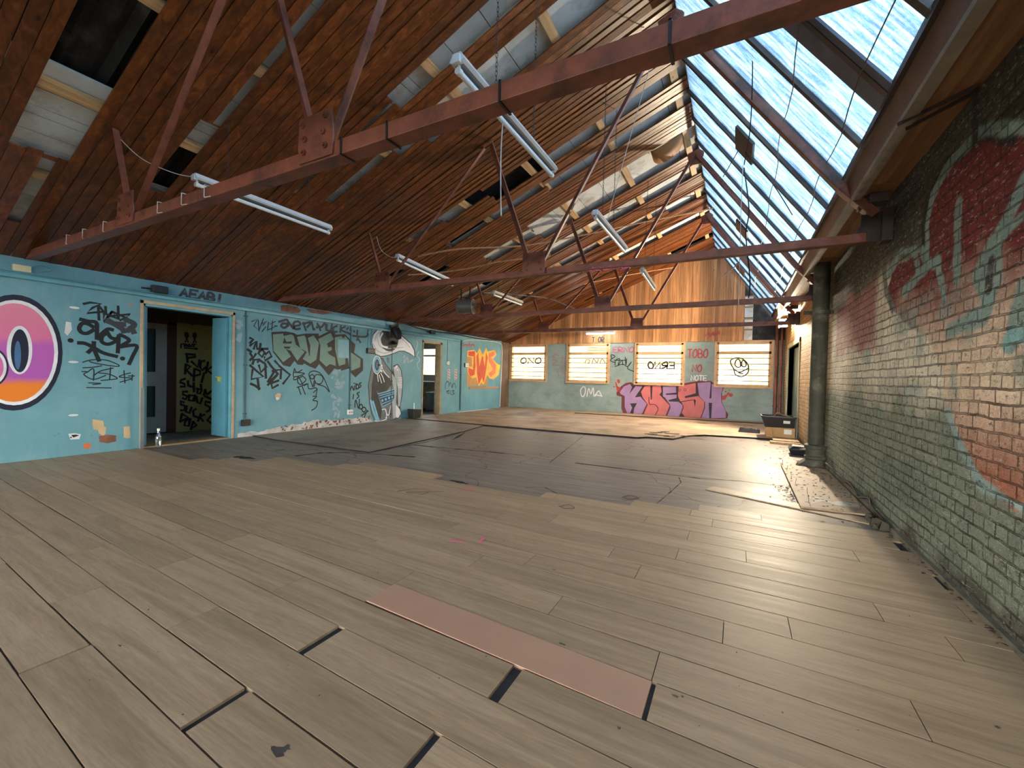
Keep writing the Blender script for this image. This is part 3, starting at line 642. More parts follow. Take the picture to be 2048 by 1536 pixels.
# ================================================================== PAINT ON THE WALLS
def spline(pts, k=5):
    if len(pts) < 3: return [Vector(p) for p in pts]
    P = [Vector(p) for p in pts]; closed = (P[0]-P[-1]).length < 1e-4; out = []
    for i in range(len(P)-1):
        p1, p2 = P[i], P[i+1]; p0 = P[i-1] if i else (P[-2] if closed else p1); p3 = P[i+2] if i+2 < len(P) else (P[1] if closed else p2)
        for j in range(k):
            t = j/k; out.append(.5*((2*p1)+(p2-p0)*t+(2*p0-5*p1+4*p2-p3)*t*t+(3*p1-p0-3*p2+p3)*t**3))
    return out+[P[-1]]
class Paint:
    """flat paint on a plane: 2D points (u,v) -> wall point at a film height"""
    def __init__(s, frame, base=.0012): s.fr = frame; s.h = base; s.b = B(); s.ms = []
    def use(s, m):
        if m not in s.ms: s.ms.append(m)
        s.b.cur = s.ms.index(m); return s
    def poly(s, pts):
        s.h += .00012; n = len(pts); s.b.add([s.fr(p[0], p[1], s.h) for p in pts], [tuple(range(n))]); return s
    def disc(s, c, rx, ry=None, n=20, rot=0.):
        ry = ry or rx; q = []
        for i in range(n):
            t = 2*math.pi*i/n; a, b_ = rx*math.cos(t), ry*math.sin(t); q.append((c[0]+a*math.cos(rot)-b_*math.sin(rot), c[1]+a*math.sin(rot)+b_*math.cos(rot)))
        return s.poly(q)
    def ring(s, c, rx, ry, w, n=28, rot=0.):
        q = []
        for i in range(n+1):
            t = 2*math.pi*i/n; a, b_ = rx*math.cos(t), ry*math.sin(t); q.append((c[0]+a*math.cos(rot)-b_*math.sin(rot), c[1]+a*math.sin(rot)+b_*math.cos(rot)))
        return s.stroke(q, w, False)
    def stroke(s, pts, w, smooth=True):
        s.h += .00006; P = spline(pts) if smooth and len(pts) > 2 else [Vector(p) for p in pts]
        Q = [P[0]]
        for p in P[1:]:
            if (p-Q[-1]).length > 1e-4: Q.append(p)
        if len(Q) < 2: return s.disc(Q[0], w/2)
        L, R = [], []
        for i, p in enumerate(Q):
            d = (Q[min(i+1, len(Q)-1)]-Q[max(i-1, 0)]).normalized(); n = Vector((-d.y, d.x))*w/2
            if i == 0: p = p-d*w*.3
            if i == len(Q)-1: p = p+d*w*.3
            L.append(p+n); R.append(p-n)
        n = len(Q); s.b.add([s.fr(p.x, p.y, s.h) for p in L+R], [(i, i+1, n+i+1, n+i) for i in range(n-1)]); return s
    def build(s, name, parent, label):
        o = s.b.build(name, s.ms, parent); o['label'] = label; return o
FL = lambda u, v, h: (XL+h, u, v)             # on the teal wall: (y, z)
FB = lambda u, v, h: (u, YF-h, v)             # on the end wall: (x, z)
FG = lambda u, v, h: (u, YF+.06-h, v)         # on window glass
FC = lambda u, v, h: (-9.3+h, u, v)           # on the corridor wall
class Map:
    """readings of a survey sheet (origin, scale) turned into metres on a wall"""
    def __init__(s, ox, oy, sc, wall): s.o = (ox, oy, sc); s.w = wall
    def __call__(s, pts):
        out = []
        for x, y in pts:
            u, v = s.o[0]+x/s.o[2], s.o[1]+y/s.o[2]
            if s.w == 'L': p = at_x(u, v, XL); out.append((p.y, p.z))
            elif s.w == 'C': p = at_x(u, v, -9.3); out.append((p.y, p.z))
            else: p = at_y(u, v, YF); out.append((p.x, p.z))
        return out
KB_, KA_, K4_, K5_, KM_ = Map(120,590,7.317,'L'), Map(500,610,7.877,'L'), Map(0,480,3.34,'L'), Map(440,520,3.4133,'L'), Map(700,640,6.0235,'L')
KC_, KK_, KF_ = Map(350,650,6.978,'C'), Map(1200,740,7.314,'B'), Map(980,480,3.2,'B')
def pm(name, rgb, var=.12, rough=.6): return mat_plain(name, rgb, rough, var, 5, .08)
INK = pm('black_spray', (22, 24, 26)); INKG = pm('faded_black_spray', (58, 62, 66)); WSP = pm('white_spray', (228, 230, 232)); REDS = pm('red_spray', (176, 74, 70)); PINKS = pm('pink_scrawl', (196, 92, 128))
SILV = pm('sage_spray', (116, 148, 136)); DRK = pm('dark_brown_outline', (52, 46, 42)); PALEB = pm('pale_blue_patch', (134, 180, 190))
PURP = pm('lilac_spray', (166, 132, 178)); CORAL = pm('coral_spray', (206, 112, 112)); MAR = pm('maroon_outline', (110, 44, 48)); PLUMB = pm('plum_black', (44, 30, 36)); DRIP = pm('drip_red', (178, 66, 58))
def tagset(name, mp, frame, strokes, w, mat, label, parent, smooth=True, base=.0012):
    p = Paint(frame, base).use(mat)
    for st in strokes:
        q = mp(st); p.stroke(q, w, smooth) if len(q) > 1 else p.disc(q[0], w*.62)
    return p.build(name, parent, label)
GT = 'graffiti_tag'
p = Paint(FL).use(INK)
for st in [[(345,130),(440,110),(600,130),(480,185),(395,265),(640,245)],[(560,180),(570,365)],[(560,150),(650,260),(640,400),(760,240),(690,330)],[(665,170),(670,260),(720,310),(1030,280),(880,370)],[(850,165),(855,350)],[(640,270),(860,350),(760,240),(980,340)]]: p.stroke(KB_(st), .03, False)
p.use(INKG)
for st in [[(690,380),(800,420),(940,430)],[(960,360),(1090,430),(990,520)],[(700,370),(900,490),(935,540)],[(1040,470),(1080,550)]]: p.stroke(KB_(st), .07)
p.build(GT, wl, 'smeared black tag at the top of the scrawls beside the wide doorway')
tagset(GT, KB_, FL, [[(300,355),(420,385),(520,395),(540,450)],[(490,470),(400,420),(320,420),(280,490),(320,550),(400,560),(490,510)],[(540,430),(540,640)],[(545,640),(620,560),(700,500),(770,510)],[(690,560),(620,600),(610,680),(690,720),(790,690),(850,620)],[(690,540),(740,620),(800,640)],
    [(860,590),(845,840)],[(870,580),(960,620),(1010,670),(880,750)],[(880,760),(1120,740),(1060,900),(1010,1010)],[(270,700),(370,710),(490,770),(640,850),(830,900)],[(495,690),(500,790),(570,960)],[(500,760),(410,840)],[(915,930)],[(155,665)]], .047, INK, 'thick black avor scrawl with crossed arrow', wl)
tagset(GT, KB_, FL, [[(330,985),(430,955),(560,945),(700,960),(850,1020),(840,1045),(640,1020),(480,990),(430,970)],[(335,1065),(500,1055),(610,1035)],[(320,1120),(400,1125),(350,1165),(490,1235),(670,1175)],[(400,1130),(490,1080),(490,1250)],[(490,1180),(600,1110),(780,1070)],[(740,1060),(725,1240)],[(570,1140),(720,1160),(840,1220),(720,1240),(600,1250)],
    [(1030,1140),(930,1165),(870,1200),(1050,1220),(880,1275)],[(935,1105),(950,1290)],[(1060,1165),(1050,1250)],[(1000,1185),(1090,1185)],[(420,1285),(600,1295),(480,1310)],[(390,1355),(750,1360)]], .014, INK, 'thin black marker tag with dollar sign and underline', wl)
LET = {'A': [[(0,0),(.5,1),(1,0)],[(.2,.4),(.8,.4)]], 'B': [[(0,0),(0,1),(.8,.85),(.75,.55),(0,.5)],[(0,.5),(.95,.4),(.85,.05),(0,0)]], 'C': [[(1,.85),(.5,1),(0,.5),(.5,0),(1,.15)]], 'D': [[(0,0),(0,1),(.9,.7),(.9,.3),(0,0)]], 'E': [[(1,1),(0,1),(0,0),(1,0)],[(0,.5),(.8,.5)]],
  'F': [[(1,1),(0,1),(0,0)],[(0,.5),(.7,.5)]], 'I': [[(.5,0),(.5,1)]], 'K': [[(0,0),(0,1)],[(1,1),(0,.45),(1,0)]], 'L': [[(0,1),(0,0),(1,0)]], 'M': [[(0,0),(.1,1),(.5,.3),(.9,1),(1,0)]], 'N': [[(0,0),(0,1),(1,0),(1,1)]], 'O': [[(.5,1),(0,.6),(.1,.1),(.6,0),(1,.4),(.85,.9),(.5,1)]],
  'R': [[(0,0),(0,1),(.9,.8),(.8,.5),(0,.45),(1,0)]], 'S': [[(1,.85),(.4,1),(.05,.75),(.9,.35),(.6,0),(0,.1)]], 'T': [[(0,1),(1,1)],[(.5,1),(.5,0)]], 'U': [[(0,1),(.1,.1),(.6,0),(1,1)]], 'V': [[(0,1),(.5,0),(1,1)]], 'Y': [[(0,1),(.5,.5)],[(1,1),(.3,0)]], '!': [[(.5,1),(.5,.35)],[(.5,.05),(.5,0)]], '3': [[(0,1),(1,.9),(.4,.55),(1,.2),(0,0)]]}
def text(p, s, u0, u1, v0, v1, w, mirror=False, slant=0.):
    n = len(s); cw = (u1-u0)/n
    for i, ch in enumerate(s):
        for st in LET.get(ch, []):
            q = []
            for a, b_ in st:
                if mirror: a = 1-a
                k = (n-1-i) if mirror else i
                q.append((u0+cw*(k+.1+.75*a)+slant*b_*cw, v0+(v1-v0)*b_))
            p.stroke(q, w, ch in 'OCSUBDR3')
def T(s, mp, x0, x1, y0, y1, frame, w, mat, label, parent, mirror=False, slant=0., base=.0012):
    (u0, va), (u1, vb) = mp([(x0, y1), (x1, y0)]); p = Paint(frame, base).use(mat); text(p, s, u0, u1, va, vb, w, mirror, slant); return p.build(GT, parent, label)
p = Paint(FL).use(INKG); text(p, 'AEAB!', K4_([(1195, 390)])[0][0], K4_([(1490, 410)])[0][0], 2.33, 2.46, .045, False, .15); p.build(GT, wl, 'grey black letters under the eaves above the wide doorway')
tagset(GT, KA_, FL, [[(25,260),(120,220),(60,330),(140,400),(210,215)],[(130,240),(140,410)],[(190,290),(270,250),(200,320),(250,340),(190,420)],[(290,270),(275,400)],[(400,260),(310,300),(400,340),(290,390)],[(355,250),(340,400)],[(390,330),(430,330)]], .018, INK, 'thin black tag with dollar sign above the stacked scrawl', wl, False)
tagset(GT, KA_, FL, [[(455,265),(540,240),(590,240),(600,330)],[(590,300),(520,290),(490,330),(540,360),(600,320)],[(600,260),(680,370)],[(680,370),(690,280),(760,260),(790,310),(700,340),(720,380),(790,370)],[(840,280),(880,400)],[(830,300),(960,270),(900,350)],[(970,270),(1000,390)],[(1010,380)],[(1053,352)],
    [(1060,290),(1110,400)],[(1060,310),(1120,350),(1180,290),(1200,400)],[(1215,310),(1210,390),(1270,400),(1290,300)],[(1370,330),(1310,360),(1320,420),(1370,420)],[(1430,330),(1420,430)],[(1500,340),(1430,390),(1560,450),(1590,480)],[(1520,380),(1550,360)],[(1620,485),(1750,500),(1840,490),(1860,390)],[(1690,400),(1690,500),(1740,590)],[(1640,415)],[(1685,548)]], .045, INKG, 'long black scrawl running along the top of the sage block letters', wl)
p = Paint(FL).use(DRK)
p.poly(KA_([(335,425),(560,415),(690,440),(740,470),(880,450),(1080,450),(1085,490),(1270,400),(1350,410),(1340,465),(1500,460),(1590,560),(1660,620),(1640,750),(1780,850),(1780,1030),(1660,1140),(1580,1060),(1560,1000),(1440,1035),(1330,1000),(1240,1110),(1090,930),(1030,1005),(940,970),(850,920),(830,945),(750,940),(700,880),(630,975),(520,950),(360,740)]))
p.use(SILV)
for q in [[(360,465),(520,450),(530,490),(650,460),(690,490),(720,620),(860,740),(745,880),(640,720),(560,690),(645,810),(520,900),(370,720)],[(740,500),(860,480),(880,520),(900,640),(930,800),(940,800),(950,640),(910,520),(1000,480),(1085,600),(1045,860),(950,925),(830,850),(895,740),(790,680)],
    [(1075,535),(1270,440),(1320,540),(1210,610),(1230,670),(1280,660),(1290,710),(1220,740),(1250,780),(1340,830),(1350,960),(1260,930),(1200,970),(1095,870),(1110,640)],[(1335,510),(1440,490),(1470,530),(1500,490),(1560,560),(1580,740),(1740,850),(1735,980),(1600,1035),(1560,980),(1540,840),(1500,840),(1500,930),(1400,960),(1370,830),(1340,700)]]: p.poly(KA_(q))
p.use(DRK)
for q in [[(515,605),(540,510),(575,580),(660,570),(650,610)],[(530,655),(640,655),(620,690),(540,685)],[(1560,560),(1590,560),(1590,1030),(1565,1000)]]: p.poly(KA_(q))
p.use(PALEB).poly(KA_([(1385,545),(1560,550),(1555,830),(1390,830)]))
p.build('graffiti_lettering', wl, 'sage green block letters with dark brown outline and a pale patch')
tagset(GT, KA_, FL, [[(0,520),(50,540),(0,600)],[(0,640),(90,580),(60,690)],[(100,580),(110,690),(280,690)],[(165,610),(150,730)],[(190,690),(130,760),(190,820),(230,750),(190,700)],[(240,780),(300,730),(340,810),(230,880),(230,820)],[(0,760),(40,820),(0,870)],[(90,770),(40,860),(150,860)],[(60,870),(40,930)],[(0,950),(210,1130),(20,1170),(40,1020)],
    [(120,900),(150,870),(230,920),(260,970),(170,1060),(140,950)],[(240,930),(250,1150)],[(280,890),(330,960),(440,1090)],[(390,880),(510,1010),(350,1040)],[(490,1020),(480,1160)],[(460,960),(630,1100),(520,1240)],[(400,1020),(280,1210)],[(310,1210),(440,1080)],[(280,1260),(420,1110)],[(330,1220),(350,1310),(440,1260)],[(330,1230),(450,1190)],[(120,1170),(140,1330)],[(10,1240),(80,1270),(150,1320)],[(-40,700),(20,740)]], .045, INK, 'stacked slanting black scrawl left of the sage block letters', wl, False)
tagset(GT, KA_, FL, [[(700,1000),(690,1130),(860,1080),(700,1060)],[(700,1000),(740,1060),(820,1020)],[(690,1130),(700,1180),(830,1120)],[(830,1120),(880,1180),(800,1250),(750,1210),(760,1130),(830,1250)],[(740,1300),(900,1240),(850,1270)],[(760,1290),(800,1410)],[(820,1280),(870,1410)],[(910,1240),(930,1320),(1050,1310),(1040,1418)],[(1000,1380),(1060,1320)],
    [(975,1250),(940,1150),(930,1080),(990,1040),(1080,1060),(1150,1130),(1210,1260),(1250,1370),(1180,1290),(1060,1250)],[(940,1130),(980,1095),(1010,1130),(980,1165),(940,1130)],[(1010,1170),(1040,1100),(1120,1110),(1150,1170),(1110,1240),(1040,1230),(1010,1170)],[(975,1250),(990,1290),(1010,1200)],[(1010,1290),(1030,1200)],[(990,1440),(1050,1440),(990,1500),(1060,1520),(1040,1610),(970,1660)]], .022, INK, 'black line drawing of a skull in a hood with swirling tag', wl)
tagset(GT, K5_, FL, [[(888,892),(900,862),(912,890)],[(918,858),(916,886)],[(916,842)],[(928,842),(928,884)],[(936,848),(928,866),(938,880),(948,864),(936,848)],[(964,838),(950,846),(962,860),(948,874)],[(911,918),(908,948)],[(950,903),(935,913),(948,928),(935,945)],[(920,1005),(926,955),(946,1015),(951,950)],[(962,985),(950,1002),(962,1018),(974,1002),(962,985)],[(982,1005),(968,1022),(982,1038),(996,1020),(982,1005)],[(1004,1025),(985,1072)],[(965,1062),(1012,1030)]], .03, INK, 'small black handwriting in three lines beside the bird figure', wl)
# the round pink lettering at the near end of the teal wall
def oval(mp, c, top, side): return None
p = Paint(FL); BLU = pm('deep_blue_black', (26, 30, 50)); 
t = NT('pink_to_violet_spray'); s = t.n('ShaderNodeSeparateXYZ', {0: t.n('ShaderNodeNewGeometry').outputs['Position']})
nz_ = t.noise(t.mapped(), 6, 4); zz = t.math('ADD', s.outputs[2], t.math('MULTIPLY', nz_, .12))
pk = t.ramp(t.math('DIVIDE', zz, 2.4), [(.42, lin(236, 130, 40)), (.46, lin(176, 90, 176)), (.62, lin(190, 96, 180)), (.665, lin(222, 118, 158)), (.9, lin(232, 140, 160))]); t.bsdf(pk, .55); PINKG = t.m
W4 = lambda *q: K4_(list(q))
yO, zT = W4((95,385))[0]; 
def el(cx, cy, rx, ry, n=36):
    return K4_([(cx+rx*math.cos(2*math.pi*i/n), cy+ry*math.sin(2*math.pi*i/n)) for i in range(n)])
p.use(BLU).poly(el(88, 752, 330, 388)); p.use(WSP).poly(el(92, 752, 296, 352)); p.use(PINKG).poly(el(90, 752, 272, 330))
p.use(WSP).poly(el(130, 735, 86, 162)); p.use(BLU).poly(el(132, 740, 60, 144)); p.use(pm('slate_blue_shine', (70, 110, 150))).poly(el(118, 770, 22, 96))
p.use(BLU).poly(el(-60, 850, 118, 132)); p.use(WSP).poly(el(-62, 850, 106, 120)); p.use(pm('pink_spray', (214, 112, 170))).poly(el(-64, 850, 88, 102))
p.build('graffiti_lettering', wl, 'round pink and violet letter with white rim and navy outline')
# hooded bird figure
p = Paint(FL); HD = pm('white_hood_spray', (222, 226, 230)); GRY = mat_plain('mid_grey_spray', (112, 120, 122), .6, .35, 3.5, .08); DGR = mat_plain('charcoal_spray', (56, 56, 54), .6, .45, 4, .08); LGR = pm('light_grey_spray', (168, 178, 182)); CY = pm('cyan_spray', (120, 186, 214)); NAV = pm('navy_spray', (50, 66, 84))
p.use(DGR).poly(KM_([(325,445),(395,460),(440,540),(510,625),(520,550),(575,528),(620,600),(640,740),(632,900),(606,1050),(620,1130),(585,1190),(500,1205),(440,1200),(400,1228),(295,1225),(255,1130),(230,1000),(216,780),(240,650),(262,540)]))
p.use(LGR).poly(KM_([(520,570),(570,540),(610,600),(630,740),(620,900),(600,1040),(580,1040),(572,800),(540,690)]))
p.use(GRY).poly(KM_([(330,455),(390,470),(430,540),(500,630),(560,720),(565,830),(560,1000),(600,1080),(610,1130),(580,1180),(500,1200),(440,1190),(400,1220),(300,1220),(265,1130),(240,1000),(225,780),(250,650),(270,540)]))
p.use(DGR).poly(KM_([(262,780),(282,640),(330,600),(400,640),(480,700),(500,780),(430,870),(350,890),(320,850),(350,950),(385,1080),(370,1200),(300,1100),(255,950)]))
p.use(LGR).poly(KM_([(500,640),(556,720),(562,830),(552,1000),(560,1170),(520,1190),(510,1000),(530,850),(510,740)]))
p.use(NAV).poly(KM_([(335,900),(535,845),(530,960),(400,1040)])); p.use(CY)
for q in [[(335,890),(440,862),(545,828)],[(350,912),(540,862)],[(385,1012),(530,952)],[(398,1040),(530,975)],[(360,940),(535,885)]]: p.stroke(KM_(q), .022)
for c in [(390,970),(430,955),(470,940),(505,928)]: p.disc(KM_([c])[0], .035)
for q in [[(250,970),(275,1080),(320,1200)],[(275,980),(310,1090),(345,1210)]]: p.stroke(KM_(q), .05)
p.use(WSP)
for q in [[(350,660),(365,710),(380,760)],[(370,640),(395,690),(412,745)],[(395,600),(430,650),(470,692)],[(330,650),(335,700),(340,740)],[(385,1080),(430,1080),(440,1180)],[(420,1070),(460,1150),(490,1030)],[(300,1215),(360,1220),(435,1195),(430,1175)]]: p.stroke(KM_(q), .024)
p.poly(KM_([(552,1020),(600,1080),(612,1130),(580,1180),(552,1170)])); p.use(CY).ring(KM_([(325,540)])[0], .085, .17, .05); p.use(NAV).ring(KM_([(325,540)])[0], .05, .11, .04); p.use(WSP).ring(KM_([(325,540)])[0], .13, .22, .022)
for c, r in [((380,550),.03),((385,580),.024),((375,615),.03),((560,560),.03),((548,580),.02),((570,600),.024)]: p.disc(KM_([c])[0], r)
for k in range(7): p.stroke(KM_([(578,690+k*20),(628,696+k*20)]), .012)
p.use(DGR).poly(KM_([(255,262),(272,172),(325,112),(420,100),(525,130),(598,160),(660,212),(740,285),(782,370),(785,452),(720,410),(650,380),(590,380),(520,410),(440,436),(365,446),(300,418),(275,352)]))
p.use(HD).poly(KM_([(265,260),(280,180),(330,120),(420,110),(520,140),(590,170),(650,220),(730,290),(770,370),(775,440),(720,400),(650,370),(590,370),(520,400),(440,425),(370,435),(310,410),(285,350)]))
p.use(DGR).disc(KM_([(470,235)])[0], .33, .30); p.use(LGR)
for q in [[(300,250),(320,180),(380,140)],[(285,300),(330,370),(420,400),(520,370)],[(380,300),(430,340),(520,340),(640,330)],[(560,200),(640,240),(720,330)],[(320,200),(350,300),(400,350)]]: p.stroke(KM_(q), .02)
p.use(WSP).stroke(KM_([(390,160),(360,230),(385,310),(450,330)]), .05); p.use(GRY).poly(KM_([(440,455),(470,450),(475,510),(455,520)]))
p.build('graffiti_figure', wl, 'grey spray painted figure with huge white bird beak hood')
tagset(GT, KM_, FL, [[(640,450),(660,430),(650,520),(690,450),(700,520),(730,440),(720,500),(760,480)],[(800,250),(815,290),(790,370)],[(830,380),(810,430),(840,480),(810,530),(830,600)]], .03, LGR, 'pale grey scribble between the bird beak and the narrow doorway', wl)
# orange piece
p = Paint(FL).use(pm('ochre_patch', (190, 140, 84))).poly(KM_([(1408,440),(1660,400),(1660,790),(1408,795)])); p.use(pm('yellow_outline', (236, 186, 80)))
p.poly(KM_([(1415,370),(1500,360),(1530,400),(1560,335),(1600,420),(1640,335),(1660,380),(1740,360),(1765,420),(1720,470),(1765,520),(1772,560),(1812,540),(1802,600),(1792,660),(1730,715),(1680,705),(1655,655),(1610,780),(1580,750),(1550,800),(1520,690),(1470,705),(1420,640),(1415,560),(1470,560),(1470,450),(1410,440)]))
p.use(pm('orange_red_spray', (214, 84, 56)))
for q in [[(1425,380),(1505,375),(1512,560),(1500,660),(1450,680),(1425,630),(1425,575),(1482,600),(1490,440),(1425,430)],[(1522,440),(1545,390),(1560,560),(1588,440),(1604,440),(1622,560),(1640,390),(1658,450),(1640,600),(1610,760),(1590,690),(1550,780),(1530,650)]]: p.poly(KM_(q))
p.use(pm('salmon_spray', (236, 128, 84))).poly(KM_([(1668,400),(1740,375),(1748,420),(1698,450),(1760,540),(1752,640),(1690,692),(1668,640),(1722,600),(1672,500)]))
p.use(pm('bright_yellow', (236, 206, 40))).poly(KM_([(1765,520),(1812,545),(1805,590),(1770,570)]))
p.use(REDS)
for st in [[(1365,330),(1365,270),(1390,290),(1370,310)],[(1400,330),(1405,290),(1420,330),(1440,280)],[(1440,270),(1445,330)],[(1455,330),(1480,280),(1500,330)],[(1370,300),(1500,300)]]: p.stroke(KM_(st), .03, False)
p.build('graffiti_lettering', wl, 'orange red letters with yellow outline near the far end of the teal wall')
tagset(GT, KM_, FL, [[(1150,830),(1150,770),(1170,740),(1190,760),(1190,810)],[(1190,800),(1210,750),(1225,810),(1240,760)],[(1230,820),(1255,760),(1275,825)],[(1160,860),(1190,850),(1165,870),(1190,890)],[(1195,840),(1190,880)],[(1215,850),(1205,880),(1225,900)],[(1230,850),(1255,850),(1235,870),(1258,885),(1230,902)]], .02, INK, 'thin black initials on the pier between doorway and corner', wl)
p = Paint(FL).use(pm('faded_notice', (206, 196, 190)))
for x in (1176, 1258):
    for k in range(4): p.poly(KM_([(x, 595+k*33), (x+28, 592+k*33), (x+28, 620+k*33), (x, 623+k*33)]))
p.use(REDS)
for x in (1182, 1264):
    for k in range(4): p.stroke(KM_([(x, 604+k*33), (x+16, 616+k*33)]), .03)
p.build('notice_strip', wl, 'two faded red and white strips of small notices')
# bare and broken plaster on the teal wall
p = Paint(FL, .0006); CRM = pm('bare_cream_plaster', (204, 176, 134)); BRK = pm('exposed_brick', (132, 86, 64), .45); WPL = pm('white_filler', (214, 216, 214)); ORG = pm('orange_brick', (206, 118, 70))
p.use(CRM).poly(K4_([(618,1198),(660,1203),(690,1208),(695,1245),(710,1250),(705,1290),(690,1310),(660,1290),(655,1270),(625,1265),(618,1240)])).poly(K4_([(826,1248),(868,1243),(872,1320),(850,1325),(826,1318)]))
p.use(BRK).poly(K4_([(660,1310),(690,1305),(720,1300),(776,1305),(775,1345),(720,1358),(665,1350)])); p.use(ORG).poly(K4_([(556,1360),(580,1355),(606,1360),(608,1388),(575,1396),(558,1390)]))
p.use(WPL).poly(K4_([(456,1295),(500,1290),(540,1298),(530,1330),(470,1333)])); p.use(BLACK).poly(K4_([(475,1302),(510,1300),(530,1305),(490,1320)])).poly(K4_([(465,1318),(480,1312),(478,1326)]))
p.use(pm('pink_paint_scar', (170, 130, 124))).poly(K4_([(850,425),(880,425),(886,438),(860,440)])); p.use(WPL)
for q in [(497,452),(490,815),(490,1170)]: p.disc(K4_([q])[0], .05, .015)
p.poly(K4_([(440,545),(475,550),(480,600),(450,640),(430,620)]))
p.build('bare_plaster', wl, 'broken cream, brick and orange patches low on the wall near doorway')
p = Paint(FL, .0006); rn = random.Random(4); p.use(BRK)
p.poly(K5_([(415,308),(470,306),(530,320),(552,345),(540,362),(480,366),(415,352)])).poly(K5_([(585,332),(640,338),(720,345),(770,362),(700,372),(620,360)]))
p.use(pm('peeling_white_plaster', (196, 192, 186), .3))
top = [(120,1190),(260,1168),(380,1150),(470,1128),(560,1112),(650,1095),(760,1090),(900,1082),(1040,1075)]
lowp = [(1040,1104),(880,1122),(740,1142),(600,1160),(480,1172),(380,1182),(240,1200),(120,1212)]
tt = []
for a_, b_ in zip(top[:-1], top[1:]):
    for k in range(6): q = k/6; tt.append((a_[0]+(b_[0]-a_[0])*q, a_[1]+(b_[1]-a_[1])*q+rn.uniform(-9, 9)))
p.poly(K5_(tt+lowp)); p.use(BRK)
for i in range(46):
    x = rn.uniform(400, 1020); y = 1172-(x-400)*.115+rn.uniform(-36, 0); p.disc(K5_([(x, y)])[0], rn.uniform(.012, .05), rn.uniform(.008, .03), 7, rn.random()*3)
p.use(pm('pale_scuff', (146, 176, 184)))
for i in range(70):
    x, y = (rn.gauss(795, 16), rn.uniform(745, 1065)) if i < 52 else (rn.gauss(126, 9), rn.uniform(395, 560)); p.disc(K5_([(x, y)])[0], rn.uniform(.008, .05), rn.uniform(.01, .06), 7, rn.random()*3)
p.use(CRM).poly(K5_([(370,925),(395,905),(415,915),(405,950),(380,960)])); p.use(WSP).disc(K5_([(388,945)])[0], .03)
p.build('bare_plaster', wl, 'peeling white plaster and bare brick along foot and head of wall')
# scrawls in the corridor
p = Paint(FC).use(INK)
for c in [(160,122),(272,130)]:
    p.disc(KC_([c])[0], .035)
    for st in [[(-24,25),(28,28)],[(0,15),(2,75)],[(-14,115),(2,72),(22,115)],[(-10,48),(14,48)]]: p.stroke(KC_([(c[0]+a_, c[1]+b_) for a_, b_ in st]), .032, False)
for st in [[(105,262),(162,268)],[(128,265),(128,300)],[(150,278),(140,290),(152,302),(163,290),(150,278)],[(178,278),(178,302)],[(195,265),(195,303)],[(210,278),(214,302),(235,302),(238,276)],[(238,266),(288,272)],[(262,268),(262,306)],[(130,320),(312,332)],[(285,318),(312,332),(285,342)],[(85,265),(82,320)]]: p.stroke(KC_(st), .026, False)
p.build(GT, co.children[0], 'two little figures and toilet sign with arrow in black')
p = Paint(FC).use(INK)
for st in [[(165,405),(175,520)],[(150,405),(280,415)],[(175,460),(285,445)],[(230,510),(320,590),(340,490)],[(410,500),(360,510),(350,590),(380,630),(430,590)],[(460,520),(430,670)],[(520,580),(445,630),(530,690)],[(150,550),(140,680)],[(150,550),(215,580),(160,630),(240,710)],[(270,610),(260,780)],[(270,610),(350,640),(350,690),(270,710)],[(405,670),(370,800)],
    [(140,750),(80,770),(70,800),(130,820),(140,860),(80,860)],[(180,780),(185,850)],[(185,845),(260,870)],[(260,810),(265,930)],[(300,890),(370,900),(350,960),(310,950),(320,900)],[(360,830),(370,920)],[(420,900),(400,980),(440,960),(420,905)],[(410,990),(520,1040)],[(450,970),(510,920)],
    [(170,930),(110,930),(110,970),(170,990),(150,1040),(110,1020)],[(190,980),(270,985),(250,1060),(190,1050),(195,1000)],[(280,980),(270,1060)],[(300,1000),(310,1080),(350,1100),(380,1020)],[(490,1080),(420,1070),(420,1110),(490,1150),(480,1190),(440,1210)],[(120,1080),(80,1060),(80,1110),(140,1130),(130,1190),(80,1190)],[(160,1130),(150,1210),(200,1230),(230,1150)],[(290,1170),(250,1200),(260,1270),(320,1290)],
    [(360,1240),(320,1340)],[(410,1250),(345,1285),(390,1340)],[(500,1270),(450,1330),(510,1370)],[(95,1240),(75,1340)],[(95,1240),(180,1290),(70,1350)],[(200,1310),(140,1340),(130,1400),(190,1410),(200,1330)],[(215,1310),(190,1410)],[(250,1350),(220,1460)],[(250,1350),(300,1400),(230,1440)],[(200,-50),(240,-10),(290,-40)],[(330,-30),(400,0),(500,-20)]]: p.stroke(KC_(st), .042, False)
p.build(GT, co.children[0], 'six rows of thick black spray writing on the yellow corridor wall')
